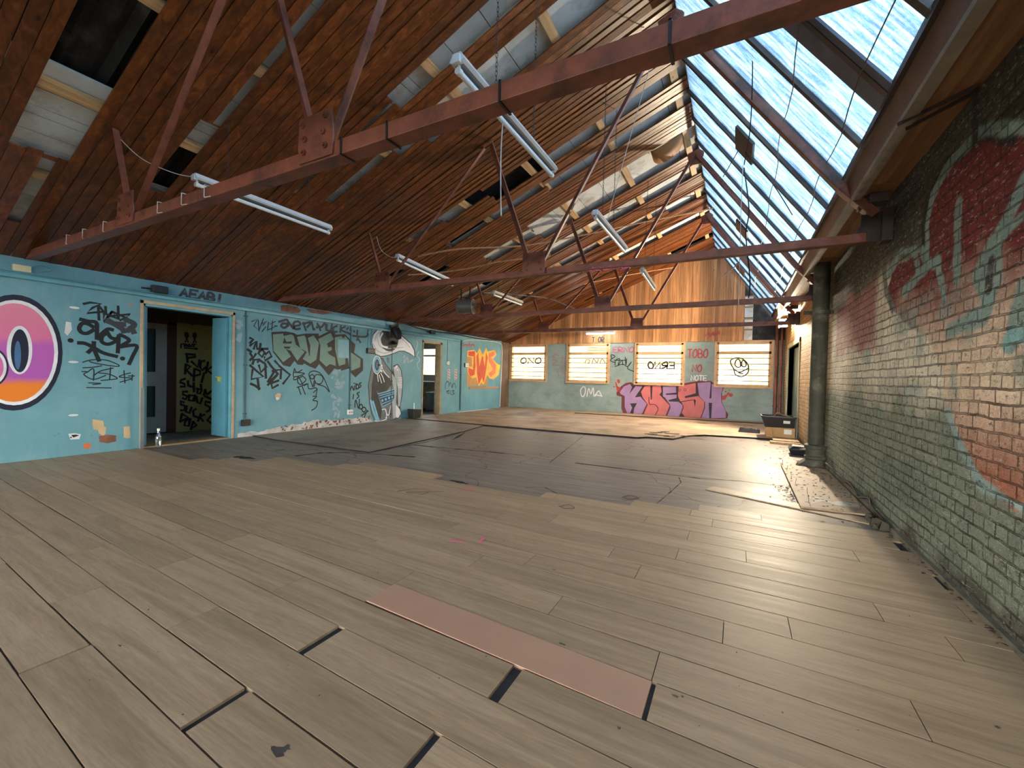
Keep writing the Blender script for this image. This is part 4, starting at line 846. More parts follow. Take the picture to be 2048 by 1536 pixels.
# end wall
p = Paint(FB).use(MAR).poly(KK_([(240,330),(300,245),(380,188),(460,178),(490,205),(900,212),(1120,228),(1230,192),(1400,168),(1450,156),(1620,160),(1700,218),(1818,238),(1785,330),(1785,470),(1840,590),(1878,650),(1864,706),(1760,716),(1250,720),(1170,692),(340,634),(312,560),(316,392),(244,372)]))
p.use(PLUMB).poly(KK_([(345,240),(440,200),(480,230),(890,226),(1130,240),(1400,186),(1610,172),(1690,226),(1790,252),(1764,350),(1768,470),(1836,600),(1836,704),(1250,710),(1160,688),(392,632),(350,540),(352,380),(300,350)]))
p.use(PURP)
for q in [[(290,320),(350,240),(440,205),(470,250),(430,350),(520,235),(620,240),(510,400),(590,390),(690,500),(620,640),(490,640),(500,560),(540,485),(440,490),(470,550),(440,630),(395,630),(360,540),(360,380),(300,350)],[(920,240),(1110,238),(1115,330),(965,345),(965,365),(1120,360),(1120,410),(1000,440),(1010,460),(1150,465),(1215,520),(1160,690),(975,685),(1030,560),(1020,510),(920,380)],
    [(1425,190),(1610,175),(1620,200),(1600,415),(1630,415),(1635,200),(1690,225),(1800,250),(1770,350),(1775,470),(1840,600),(1840,700),(1625,708),(1640,480),(1590,480),(1600,708),(1475,705),(1535,560),(1535,470),(1450,380)]]: p.poly(KK_(q))
p.use(CORAL)
for q in [[(600,320),(650,240),(735,228),(742,435),(758,435),(768,235),(890,228),(900,320),(870,360),(1020,520),(955,680),(640,645),(700,505),(625,400)],[(1150,240),(1400,190),(1400,340),(1240,385),(1245,410),(1440,380),(1530,470),(1525,560),(1460,712),(1260,705),(1190,620),(1220,520),(1190,470),(1370,440),(1388,550),(1402,440),(1380,430),(1175,460),(1140,380),(1145,300)]]: p.poly(KK_(q))
p.use(MAR)
for q, w in [([(715,400),(725,500),(800,505),(850,570),(800,670)], .03), ([(690,500),(620,645)], .035), ([(1020,520),(1020,560),(960,685)], .03), ([(1215,520),(1210,570),(1155,690)], .03), ([(1530,470),(1525,560),(1470,712)], .03), ([(940,400),(1020,510)], .03)]: p.stroke(KK_(q), w)
for c in [(1162,296), (1245,292)]: p.ring(KK_([c])[0], .034, .034, .016)
p.use(DRIP).poly(KK_([(222,172),(238,176),(258,235),(302,262),(285,310),(250,322)])).disc(KK_([(272,165)])[0], .05, .075, 14, .3).disc(KK_([(208,245)])[0], .025, .03).disc(KK_([(212,150)])[0], .012)
p.poly(KK_([(1784,384),(1840,362),(1880,318),(1896,334),(1870,372),(1830,436),(1792,440)])).disc(KK_([(1912,366)])[0], .06, .058).disc(KK_([(1840,316)])[0], .025).disc(KK_([(1892,298)])[0], .018)
p.build('graffiti_lettering', wb, 'lilac and coral block letters kmesh with maroon outline')
T('ERNO', KF_, 785, 925, 685, 718, FB, .035, PINKS, 'small pink name between the second and third window', wb)
T('TOBO', KF_, 1262, 1400, 700, 752, FB, .04, REDS, 'red name between third and fourth window', wb); T('NO', KF_, 1292, 1360, 800, 842, FB, .04, REDS, 'short red word below the red name', wb)
T('NOTE', KF_, 1284, 1390, 868, 898, FB, .03, WSP, 'white word above the coral lettering', wb)
tagset(GT, KF_, FB, [[(780,760),(775,735),(800,745),(770,770),(800,785)],[(800,800),(805,770),(830,760),(820,800),(845,770),(850,800)],[(865,750),(870,800),(875,760)],[(800,810),(850,795),(880,810),(905,780),(880,820),(922,842)],[(795,770),(870,770)]], .028, INK, 'black curly tag between the second and third window', wb)
tagset(GT, KF_, FB, [[(585,995),(580,960),(600,938),(612,960),(600,1000),(585,995)],[(620,1000),(632,950),(645,985),(660,945),(665,1000)],[(672,1000),(695,965),(716,1002)],[(672,990),(716,998)]], .035, WSP, 'white three letter tag under the second window', wb)
tagset(GT, KF_, FB, [[(400,745),(425,730),(440,745)],[(400,770),(430,770),(400,800),(435,800)],[(450,760),(470,750),(455,785),(485,790),(450,820)],[(430,830),(440,870)],[(460,830),(480,860),(495,850)]], .03, pm('faded_red_spray', (172, 128, 116)), 'faded reddish scribble between the first and second window', wb)
FGB = lambda u, v, h: (u, YF-.052-h, v)
T('THOR', KF_, 655, 735, 622, 654, FGB, .03, INKG, 'grey word on the boarding beneath the lit tube', wb); tagset(GT, KF_, FGB, [[(1380,615),(1400,590),(1410,620),(1430,590),(1440,615),(1470,585)],[(1400,605),(1470,600)]], .03, REDS, 'red scribble on the boarding', wb)
wins = {o.name: o for o in bpy.data.objects if o.name.startswith('window_') and o.type == 'EMPTY'}
T('ONO', KF_, 188, 330, 755, 788, FG, .045, INK, 'black letters on glass', wins['window_1']); T('ERNO', KF_, 1005, 1185, 782, 822, FG, .05, INK, 'mirrored black name on glass', wins['window_3'], mirror=True)
tagset(GT, KF_, FG, [[(605,785),(615,765),(635,770),(625,790)],[(650,790),(660,760),(680,785),(690,762)],[(700,790),(715,760),(735,788)]], .03, pm('brown_marker', (90, 80, 60)), 'brown letters on glass', wins['window_2'])
p = Paint(FG).use(INK)
for st in [[(1545,800),(1540,770),(1570,755),(1610,758),(1640,780),(1655,810),(1650,850),(1610,875),(1570,860),(1560,825),(1545,800)],[(1568,800),(1575,770),(1595,765),(1605,800),(1590,815),(1568,800)],[(1610,800),(1615,772),(1630,775),(1640,800),(1625,812),(1610,800)],[(1565,830),(1600,845),(1650,822)],[(1590,850),(1620,855)]]: p.stroke(KF_(st), .036)
p.build(GT, wins['window_4'], 'black doodled face on glass')

# ================================================================== THINGS
# ---- roof trusses
TY = [1.78, 4.93, 8.06, 11.2]
TL = ['brown steel roof truss closest to the camera, white wire hooks on its bottom chord', 'second brown steel roof truss, pink scrawl along its bottom chord', 'third brown steel roof truss, beside the hanging fan heater', 'brown steel roof truss closest to the windowed end wall']
def build_truss(y, label, extra):
    t = thing('roof_truss', (-3, y, 2.5), label, 'roof truss', 'brown steel roof trusses')
    b = B()
    for s in (-1, 1):      # two angles back to back
        b.box((XL+.01, y+s*.004, 2.5), (1.0, y+s*.052, 2.512)); b.box((XL+.01, y+s*.004, 2.5), (1.0, y+s*.014, 2.59))
    b.box((XL+.01, y-.052, 2.5), (1.0, y-.044, 2.59)) if extra == 0 else None
    if extra == 0: b.box((XL+.01, y+.044, 2.5), (1.0, y+.052, 2.59)); b.box((XL+.01, y-.05, 2.58), (1.0, y+.05, 2.59))
    if extra == 0: b = B().box((XL+.01, y-.052, 2.5), (1.0, y+.052, 2.59))
    bevel(b.build('bottom_chord', STEEL, t), .003)
    for (x0, z0, x1, z1, w) in [(-5.02, 2.62, -5.34, clad_z(-5.34)-.015, .055), (-4.88, 2.64, -3.16, clad_z(-3.16)-.015, .05), (-2.42, 2.64, -3.06, clad_z(-3.06)-.015, .065), (-2.26, 2.64, -.78, 5.2, .055)]:
        b = B(); d = Vector((x1-x0, 0, z1-z0)).normalized(); n = Vector((-d.z, 0, d.x))
        if n.x < 0: n = -n
        a_, c_ = Vector((x0, y, z0)), Vector((x1, y, z1)); W = n*w/2; Y = Vector((0, .006, 0)); Y2 = Vector((0, .05, 0))
        b.hexa([a_-W-Y, a_+W-Y, a_+W+Y, a_-W+Y], [c_-W-Y, c_+W-Y, c_+W+Y, c_-W+Y])
        b.hexa([a_+W-Y, a_+W+n*.008-Y, a_+W+n*.008-Y2, a_+W-Y2], [c_+W-Y, c_+W+n*.008-Y, c_+W+n*.008-Y2, c_+W-Y2])
        bevel(b.build('web_member', STEEL, t), .002)
    for gx in (-4.98, -2.34):
        b = B().prism([(gx-.155, 2.51), (gx+.155, 2.51), (gx+.165, 2.62), (gx+.15, 2.79), (gx-.15, 2.79), (gx-.165, 2.62)], 1, y-.066, y-.054)
        g = bevel(b.build('gusset_plate', STEEL, t), .003)
        for dx, dz in [(-.1, .06), (.1, .06), (-.09, .14), (.08, .15), (-.11, .23), (.1, .24)]:
            c = Vector((gx+dx, y-.066, 2.51+dz)); b = B().tube([c, c-Vector((0, .014, 0))], .02, 6).tube([c-Vector((0, .012, 0)), c-Vector((0, .026, 0))], .011, 8); b.build('bolt', STEEL, g)
    b = B().bar((-.74, y, 5.17), (.83, y, 3.0), .07, .085, (0, 1, 0)); bevel(b.build('rafter', STEEL, t), .004)
    b = B().bar((.8, y, 3.04), (1.06, y, 2.74), .075, .1, (0, 1, 0)); bevel(b.build('rafter_foot', STEEL, t), .004)
    b = B().prism([(.66, 2.5), (XR-.005, 2.5), (XR-.005, 2.77), (1.06, 2.745), (.96, 2.76), (.955, 2.66), (.89, 2.57), (.66, 2.585)], 1, y-.012, y+.012); b.box((1.1, y-.07, 2.49), (XR-.003, y+.07, 2.78))
    bevel(b.build('wall_bracket', STEELD if extra else STEEL, t), .003)
    b = B().box((1.0, y-.08, 2.84), (1.14, y+.08, 2.92)).box((.93, y-.03, 2.8), (1.02, y+.03, 2.92)); bevel(b.build('bearing_block', STEELD, t), .004)
    b = B().prism([(-.86, 5.0), (-.66, 5.0), (-.62, 5.2), (-.72, 5.27), (-.9, 5.19)], 1, y-.02, y-.008); b.build('apex_plate', STEEL, t)
    return t
TR = [build_truss(y, l, i) for i, (y, l) in enumerate(zip(TY, TL))]
for x in (-2.12, -1.75, -1.03, -.27):
    b = B(); [b.box(q[0], q[1]) for q in [((x-.006, 1.722, 2.494), (x+.006, 1.728, 2.596)), ((x-.006, 1.722, 2.493), (x+.006, 1.838, 2.499)), ((x-.006, 1.832, 2.494), (x+.006, 1.838, 2.596)), ((x-.006, 1.722, 2.591), (x+.006, 1.838, 2.597))]]; b.build('cable_tie', BLACK, TR[0])
FT = lambda u, v, h: (u, 4.93-.015-h, v)
def MT(pts): return [(p.x, p.z) for p in (at_y(1100+x/5.689, 480+y/5.689, 4.915) for x, y in pts)]
p = Paint(FT).use(PINKS)
for st in [[(480,345),(500,325),(485,315),(480,345),(505,350)],[(515,315),(525,345),(560,340)],[(570,345),(575,310),(590,330),(605,310),(612,340)],[(625,320),(620,335),(640,338),(645,318)],[(655,340),(660,305),(675,330)],[(690,295),(700,335),(715,300),(730,330)],[(750,320),(770,300),(780,325),(795,300),(830,320)],[(850,310),(870,295),(865,320),(905,300)],[(800,338),(880,318)],[(375,360),(420,342),(470,350)]]: p.stroke(MT(st), .016)
p.build(GT, TR[1].children[0], 'pink scrawled name')
FTS = lambda u, v, h: (u, 1.726-h, v)
# ---- hooks on the nearest chord
def hook_mesh():
    b = B(); b.tube(spline([(0, 0, .1), (0, 0, .045), (.01, -.004, .006), (.05, -.008, -.004), (.11, -.01, -.01)], 4), .0035, 6); b.tube([(0, 0, .1), (0, .05, .104)], .0035, 6); return b
hk = hook_mesh().build('wire_hook', WIREW, None, True); hk.location = (-3.62, 1.715, 2.5)
HL = ['bent white wire hook on the chord, closest to the riveted middle gusset', 'bent white wire hook on the chord, middle of the long three', 'bent white wire hook on the chord, next to the small gusset', 'short white wire hook on the chord just past the small gusset towards teal wall', 'short white wire hook on the chord, second from the small gusset towards teal wall', 'short white wire hook on the chord, nearest to teal wall']
for i, x in enumerate([-3.62, -3.96, -4.36, -5.45, -5.95, -6.39]):
    o = hk if i == 0 else hk.copy()
    if i: COL.objects.link(o); o.location = (x, 1.715, 2.5); o.scale = (.55, 1, 1) if i > 2 else (1, 1, 1)
    tag(o, HL[i], 'hook', 'wire hooks on the nearest truss')
# ---- fluorescent battens on chains
def batten(loc, L, label, tilt=0., chains=(.35, -.35), dirty=False, lit=False, drop=True):
    x, y, z = loc; t = thing('fluorescent_light', loc, label, 'light', 'hanging strip lights')
    W_ = mat_plain('yellowed_enamel', (206, 196, 172), .4, .2, 6, .1) if dirty else WHITE
    h = L/2
    b = B().prism([(-.055, .0), (-.03, .045), (.03, .045), (.055, .0), (.035, -.012), (-.035, -.012)], 1, -h, h); b2 = b.build('housing', W_); 
    parts = [b2, B().prism([(-.033, -.012), (.033, -.012), (.02, -.02), (-.02, -.02)], 1, -h+.03, h-.03).build('reflector', ALU)]
    parts.append(B().tube([(0, -h+.04, -.055), (0, h-.04, -.055)], .019, 12).build('tube', TUBE, None, True))
    for s in (-1, 1):
        parts.append(bevel(B().box((-.03, s*h-.012, -.02), (.03, s*h+.012, .03)).build('end_cap', W_), .004)); parts.append(B().tube([(0, s*(h-.045), -.055), (0, s*(h-.012), -.055)], .023, 12).tube([(0, s*(h-.03), -.055), (0, s*(h-.03), 0)], .01, 8).build('lamp_holder', WPLAS, None, True))
    for c in chains:
        zt = clad_z(x)-z-.005 if drop else .3; b = B(); n = max(4, int((zt-.045)/.032)); s = (zt-.045)/n
        for i in range(n):
            zc = .045+s*(i+.5); r = s*.62; pts = []
            for k in range(9):
                a_ = 2*math.pi*k/8; q = .0085*math.cos(a_); pts.append((q if i % 2 else 0, c*L+(0 if i % 2 else q), zc+r*math.sin(a_)))
            b.tube(pts, .0022, 4, False)
        parts.append(b.build('chain', STEELD))
    for p_ in parts: p_.parent = t
    t.rotation_euler = (tilt, 0, 0); return t
batten((-1.6, 2.925, 3.16), 1.55, 'white fluorescent batten on chains, largest, crossing above the nearest truss chord', chains=(-.19, .22))
batten((-4.71, 2.915, 3.05), 1.55, 'white fluorescent batten over the wide doorway, crossing behind the hooked chord', chains=(.3, -.3))
batten((-4.97, 5.95, 3.06), 1.55, 'white fluorescent batten hanging above the sage lettering, beyond the second truss', tilt=-.07)
batten((-1.6, 5.82, 3.23), 1.55, 'white fluorescent batten on chains between the second and third trusses, near the rooflight', chains=(-.3, .05))
batten((-1.6, 8.6, 3.18), 1.3, 'yellowed fluorescent batten end hanging in front of the boarded gable', tilt=-.06, dirty=True)
batten((-4.9, 8.86, 3.08), 1.4, 'dusty fluorescent batten beyond the fan heater under glossy boards', dirty=True)
def pend(name, pts, r, mat, label, cat, group=None): return tag(B().tube(spline(pts, 6), r, 6).build(name, mat, None, True), label, cat, group)
pend('loose_cable', [(-1.6, 2.74, 3.12), (-1.61, 2.74, 2.9), (-1.6, 2.73, 2.62), (-1.6, 2.75, 2.4)], .0045, WIREW, 'white flex dangling from the largest strip light', 'cable', 'loose cables')
pend('loose_cable', [(-5.36, 1.8, 3.42), (-5.15, 1.9, 3.22), (-4.9, 2.05, 3.1), (-4.71, 2.15, 3.06)], .004, WIREW, 'white flex swooping to the strip light over the wide doorway', 'cable', 'loose cables')
pend('loose_cable', [(-5.2, 4.95, 3.4), (-5.15, 5.0, 3.2), (-5.05, 5.1, 3.1), (-4.97, 5.2, 3.1)], .004, WIREW, 'thin flex curving to the strip light above the sage lettering', 'cable', 'loose cables')
pend('loose_cable', [(-.98, 5.2, 5.1), (-1.3, 5.4, 4.2), (-1.5, 5.5, 3.6), (-1.6, 5.56, 3.28)], .004, WIREW, 'pale flex dropping to the strip light near the rooflight', 'cable', 'loose cables')
def gpt(u, v, y): return tuple(at_y(u, v, y))
pend('loose_cable', [gpt(1504, 60, 4.6), gpt(1505, 150, 4.7), gpt(1500, 260, 5.2), gpt(1488, 330, 5.6)], .006, BLACK, 'dark cable hanging across the nearest rooflight panes', 'cable', 'loose cables')
pend('loose_cable', [gpt(1488, 335, 6.3), gpt(1498, 420, 6.5), gpt(1492, 470, 6.6), gpt(1500, 560, 6.8), gpt(1497, 596, 6.9)], .009, BLACK, 'thick black cable hanging from the middle rooflight vent', 'cable', 'loose cables')
pend('loose_cable', [gpt(1486, 330, 6.3), gpt(1482, 420, 6.3), gpt(1480, 500, 6.4), gpt(1477, 610, 6.5)], .0045, WIREW, 'thin pale cord hanging from the middle rooflight vent', 'cable', 'loose cables')
pend('loose_cable', [gpt(1480, 525, 12.9), gpt(1462, 540, 12.9), gpt(1442, 556, 12.9)], .012, BLACK, 'short dark cable end sticking out by the far end of rooflight', 'cable', 'loose cables')
pend('loose_cable', [gpt(1490, 305, 6.2), gpt(1540, 360, 6.2), gpt(1585, 430, 6.2)], .006, BLACK, 'dark cable slanting from the middle vent across the panes', 'cable', 'loose cables')
pend('loose_cable', [gpt(1476, 302, 6.2), gpt(1460, 330, 6.2), gpt(1446, 354, 6.2)], .006, BLACK, 'short dark cable slanting from the middle vent towards the boards', 'cable', 'loose cables')
# ---- lit fittings
t = thing('fluorescent_light', (-4.1, 13.95, 2.72), 'short lit white tube light glowing above the second window', 'light', 'hanging strip lights')
B().box((-4.62, 13.9, 2.735), (-3.62, 13.98, 2.79)).build('housing', WHITE, t); B().tube([(-4.6, 13.93, 2.71), (-3.64, 13.93, 2.71)], .022, 10).build('tube', TUBELIT, t, True)
for x in (-4.4, -3.8): B().tube([(x, 13.94, 2.79), (x, 13.94, clad_z(x)-.01)], .003, 5).build('chain', STEELD, t)
t = thing('floodlight', (1.0, 12.9, 2.72), 'glowing floodlight fixed high by the brick wall doorway', 'light')
bevel(B().box((.93, 12.75, 2.62), (1.1, 12.97, 2.84)).build('housing', STEELD, t), .01)
B().hexa([(.915, 12.74, 2.63), (.925, 12.74, 2.63), (.925, 12.74, 2.83), (.915, 12.74, 2.83)], [(.915, 12.96, 2.63), (.925, 12.96, 2.63), (.925, 12.96, 2.83), (.915, 12.96, 2.83)]).box((.935, 12.735, 2.63), (1.09, 12.745, 2.83)).build('lamp_face', FLOODE, t)
B().tube([(1.1, 12.86, 2.73), (XR, 12.86, 2.73)], .02).build('bracket', STEELD, t)
# ---- fan heater
c = Vector((-5.75, 8.3, 2.83)); ax = Vector((.97, .22, 0)).normalized()
t = thing('fan_heater', c, 'grey drum shaped fan heater hanging from the ceiling by a bracket', 'heater')
b = B().tube([c-ax*.2, c-ax*.17, c-ax*.165, c+ax*.16, c+ax*.165, c+ax*.2], [.165, .175, .168, .168, .178, .178], 28, True); b.build('drum', GREYP, t, True)
b = B()
for r in (.03, .06, .09, .12, .15): 
    pts = []; sx = ax.cross(Vector((0, 0, 1))).normalized()
    for k in range(25): a_ = 2*math.pi*k/24; pts.append(c+ax*.206+sx*r*math.cos(a_)+Vector((0, 0, r*math.sin(a_))))
    b.tube(pts, .004, 5, False)
for k in range(6): a_ = math.pi*k/6; q = sx*.17*math.cos(a_)+Vector((0, 0, .17*math.sin(a_))); b.tube([c+ax*.206-q, c+ax*.206+q], .004, 5)
b.build('grille', BLACK, t, True)
b = B(); up = Vector((0, 0, 1))
b.bar(c-ax*.12+up*.16, c-ax*.12+up*(clad_z(c.x-.1)-c.z), .03, .008); b.bar(c+ax*.1+up*.16, c+ax*.1+up*(clad_z(c.x)-c.z), .03, .008); b.bar(c-ax*.14+up*.22, c+ax*.14+up*.22, .03, .01); b.build('hanger', STEELD, t)
pend('loose_cable', [c+ax*.15-up*.1, c+ax*.2-up*.3, Vector((-5.3, 9.2, 2.46)), Vector((-5.9, 10.4, 2.42)), Vector((-6.6, 11.1, 2.5))], .008, BLACK, 'dark cable looping from the fan heater to the truss chord', 'cable', 'loose cables')
# ---- loose timber laths sagging from the ceiling
def lath(pts, w, label, h=.012):
    b = B(); P = spline(pts, 6); b.bd = random.random()*.9+.05
    for p_, q_ in zip(P[:-1], P[1:]): b.bar(p_, q_+(q_-p_)*.02, w, .02)
    return tag(b.build('timber_lath', LATHM), label, 'lath', 'loose ceiling laths')
lath([(-5.12, 5.85, 3.31), (-4.59, 6.37, 3.52), (-3.88, 7.5, 3.81), (-3.03, 8.37, 4.15), (-1.89, 9.36, 4.6), (-.46, 10.7, 5.17)], .05, 'longest loose lath bowing under the ceiling boards up to the rooflight')
lath([(-5.65, 6.18, 3.1), (-5.38, 6.64, 3.21), (-4.93, 7.18, 3.39), (-4.43, 7.6, 3.58), (-3.72, 8.57, 3.87)], .045, 'loose lath under the longest one, behind the strip light end')
lath([(-3.7, 11.4, 3.87), (-2.7, 12.5, 4.27), (-1.74, 13.71, 4.66)], .05, 'straight loose lath crossing in front of the boarded gable')
lath([(-5.43, 8.53, 3.18), (-5.1, 9.8, 3.33), (-4.78, 11.1, 3.42), (-4.45, 12.6, 3.3)], .07, 'dark drooping strip running from the fan heater to the gable', .02).data.materials[0] = STEELD
# ---- services on the teal wall
t = thing('cable_trunking', (XL, 3, 2.27), 'teal painted trunking running along the wall above the doorways', 'trunking')
bevel(B().box((XL, YB, 2.245), (XL+.05, 10.9, 2.29)).build('trunking_body', TEALP, t), .004)
b = B(); [b.box((XL+.05, y, 2.243), (XL+.053, y+.015, 2.292)) for y in (2.35, 3.3, 4.4, 5.3, 6.4, 7.3, 8.4, 9.5)]; b.build('joint_cover', TEALP, t)
pend('conduit_cable', [(XL+.03, YB, 2.33), (XL+.03, 1.5, 2.325), (XL+.03, 3, 2.315), (XL+.03, 5, 2.33), (XL+.03, 7, 2.318), (XL+.03, 9, 2.34), (XL+.03, 11.2, 2.32)], .009, TEALP, 'thin painted cable clipped along the top of the trunking', 'cable')
def conduit(y, z0, z1, r, label, mat=TEALP):
    t = thing('conduit', (XL, y, z0), label, 'conduit', 'conduits down the teal wall'); B().tube([(XL+r, y, z0), (XL+r, y, z1)], r, 10).build('pipe', mat, t, True)
    n = max(2, int((z1-z0)/.6))
    for k in range(n): z = z0+.1+(z1-z0-.2)*k/(n-1); B().box((XL, y-.03, z), (XL+2*r+.004, y+.03, z+.02)).build('saddle', mat, t)
    return t
DTEAL = pm('dark_teal_conduit', (54, 92, 98))
conduit(4.36, .3, 2.245, .011, 'thin dark conduit down to the black socket by the wide doorway', DTEAL); conduit(6.67, .34, 2.245, .011, 'thin dark conduit passing through the sage lettering to a white socket', DTEAL)
conduit(7.2, 1.78, 2.245, .012, 'first of the two short conduits above the black switch box'); conduit(7.3, 1.78, 2.245, .012, 'second of the two short conduits above the black switch box'); conduit(10.3, 1.6, 2.245, .01, 'short conduit down to the white switch by narrow doorway'); conduit(11.0, .08, 2.3, .022, 'fat dark conduit on the pier beside the orange lettering', DTEAL)
conduit(7.98, .05, 1.93, .006, 'thin black cord hanging down the bird figure', BLACK)
def socket(y, z, w, h, m1, m2, label, name='wall_socket', cat='socket', holes=3):
    t = thing(name, (XL, y, z), label, cat); bevel(B().box((XL, y-w/2, z-h/2), (XL+.045, y+w/2, z+h/2)).build('back_box', m1, t), .004); bevel(B().box((XL+.045, y-w/2+.006, z-h/2+.006), (XL+.053, y+w/2-.006, z+h/2-.006)).build('face_plate', m2, t), .002)
    b = B()
    for i in range(holes): yy = y+(i-(holes-1)/2)*w/holes*.9; b.box((XL+.052, yy-.01, z-.012), (XL+.0545, yy+.01, z+.012))
    b.build('slots', BLACK if m2 is not BLACK else GREYP, t)
socket(4.375, .25, .15, .11, BLACK, STEELD, 'black double socket low on the wall beside the wide doorway'); socket(6.68, .29, .14, .11, WPLAS, WPLAS, 'white double socket low on the wall below the sage lettering')
socket(7.26, 1.72, .24, .13, BLACK, BLACK, 'black switch box beside the bird beak', 'switch_box', 'switch box', 4); socket(10.31, 1.55, .09, .1, WPLAS, WPLAS, 'small white light switch beside the narrow doorway', 'light_switch', 'switch', 1)
socket(11.3, 1.52, .2, .14, STEELD, WPLAS, 'grey switch plate at the edge of the orange lettering', 'switch_box', 'switch box', 2)
t = thing('junction_box', (XL, 1.69, 2.36), 'cream junction box high on the wall above the pink lettering', 'junction box'); bevel(B().box((XL, 1.62, 2.33), (XL+.05, 1.77, 2.41)).build('box_body', CREAM, t), .006); B().tube(spline([(XL+.02, 1.77, 2.39), (XL+.03, 1.85, 2.45), (XL+.02, 1.95, 2.42), (XL+.02, 1.86, 2.37)], 5), .006, 6).build('lead', TEALP, t, True)
for y, z, l in [(3.07, 2.37, 'black floodlight body on the wall above the wide doorway'), (9.5, 2.4, 'small black sensor box above the narrow doorway')]:
    t = thing('sensor_box', (XL, y, z), l, 'sensor'); bevel(B().box((XL+.02, y-.1, z-.05), (XL+.1, y+.1, z+.06)).build('box_body', BLACK, t), .012); B().tube([(XL, y-.2, z), (XL+.05, y-.05, z)], .012).build('arm', BLACK, t)
    B().box((XL, y-.03, z-.02), (XL+.03, y+.03, z+.02)).build('mount', BLACK, t)
t = thing('wall_spotlight', (XL, 7.98, 2.2), 'dark spotlight on a bracket fixed over the bird beak', 'light')
bevel(B().box((XL, 7.86, 2.1), (XL+.06, 8.12, 2.42)).build('mount', STEELD, t), .006); B().tube([(XL+.06, 7.96, 2.3), (XL+.22, 7.93, 2.36), (XL+.28, 7.9, 2.48)], .03, 8).build('arm', STEELD, t, True)
b = B().tube([(XL+.1, 7.98, 2.35), (XL+.2, 7.96, 2.2), (XL+.26, 7.94, 2.08)], [.09, .11, .07], 14); b.build('lamp_head', BLACK, t, True)
t = thing('wall_camera', (XL, 7.98, 1.98), 'small black ball camera on the bird eye', 'camera'); b = B().tube([(XL, 8.0, 1.98), (XL+.04, 7.99, 1.98), (XL+.1, 7.97, 1.97), (XL+.16, 7.95, 1.96)], [.05, .05, .045, .035], 14); b.build('camera_body', BLACK, t, True)
b = B().tube([(XL+.16, 7.95, 1.96), (XL+.18, 7.945, 1.958)], .024, 12); b.build('lens', DARKG, t, True)
pend('wall_cable', [(XL+.03, 8.0, 2.4), (XL+.1, 8.2, 2.5), (XL+.12, 8.6, 2.46), (XL+.06, 9.4, 2.43), (XL+.04, 10.5, 2.46), (XL+.05, 12, 2.44), (XL+.04, 13.5, 2.5)], .016, STEELD, 'thick dark cable drooping along the eaves past narrow doorway', 'cable')
pend('wall_cable', [(XL+.02, 11.1, 2.3), (XL+.03, 11.6, 2.36), (XL+.03, 12.6, 2.42), (XL+.03, 13.4, 2.4), (XL+.04, 13.58, 2.2), (XL+.04, 13.56, 1.2), (XL+.05, 13.5, .06)], .012, WPLAS, 'white cable running above the orange lettering and down the corner', 'cable')
b = B(); b.bd = .6; b.box((XL+.001, 11.5, .735), (XL+.025, 13.45, .81)); tag(bevel(b.build('timber_batten', BATTEN), .003), 'pale timber batten fixed under the orange lettering', 'batten')
b = B(); b.bd = .3; b.box((-7.7, 2.84, 0.001), (-7.67, 2.88, .9)); o = b.build('metal_strip', mat_plain('bare_metal_strip', (168, 172, 170), .35, .15, 5, .1, .7)); tag(o, 'narrow bare metal strip leaning at the foot of the wide doorway', 'metal strip')
# ---- things on the floor by the teal wall
def lathe(b, prof, c, n=20): return b.tube([(c[0], c[1], c[2]+z) for r, z in prof], [r for r, z in prof], n)
t = thing('glass_bottle', (-7.58, 3.02, .001), 'clear glass bottle with white cap on the doorway threshold', 'bottle')
b = lathe(B(), [(.036, 0), (.04, .006), (.04, .15), (.036, .175), (.018, .22), (.014, .235), (.014, .262)], (-7.58, 3.02, .001)); 
b.build('bottle_body', mat_clear('bottle_glass', (.86, .92, .92), .3), t, True)
lathe(B(), [(.017, .255), (.018, .26), (.018, .288), (.016, .292)], (-7.58, 3.02, .001)).build('cap', WPLAS, t, True)
t = thing('black_tub', (-7.55, 8.7, .003), 'black tub with a pale stick poking out, at the foot of bird figure wall', 'tub')
bevel(B().hexa([(-7.66, 8.5, .003), (-7.46, 8.5, .003), (-7.46, 8.76, .003), (-7.66, 8.76, .003)], [(-7.68, 8.48, .27), (-7.44, 8.48, .27), (-7.44, 8.78, .25), (-7.68, 8.78, .25)]).build('tub_body', BLACK, t), .015); B().tube([(-7.56, 8.62, .2), (-7.55, 8.6, .42)], .012).build('stick', WPLAS, t)
b = B(); b.box((-7.7, 10.75, .0125), (-7.66, 12.6, .035)); tag(b.build('plastic_conduit', WPLAS), 'loose white conduit length on the floor below the orange lettering', 'conduit')
# ---- sofa in the side room
t = thing('sofa', (-10.2, 11.2, 0), 'dark sofa under the window of the side room', 'sofa'); DK = mat_plain('dark_upholstery', (150, 150, 146), .5, .2, 6)
bevel(B().box((-11.6, 10.7, .08), (-8.9, 11.5, .42)).build('seat', DK, t), .05); bevel(B().box((-11.6, 11.5, .08), (-8.9, 11.75, .95)).build('backrest', DK, t), .06)
for x in (-11.75, -8.95): bevel(B().box((x, 10.7, .0), (x+.2, 11.75, .62)).build('armrest', DK, t), .05)
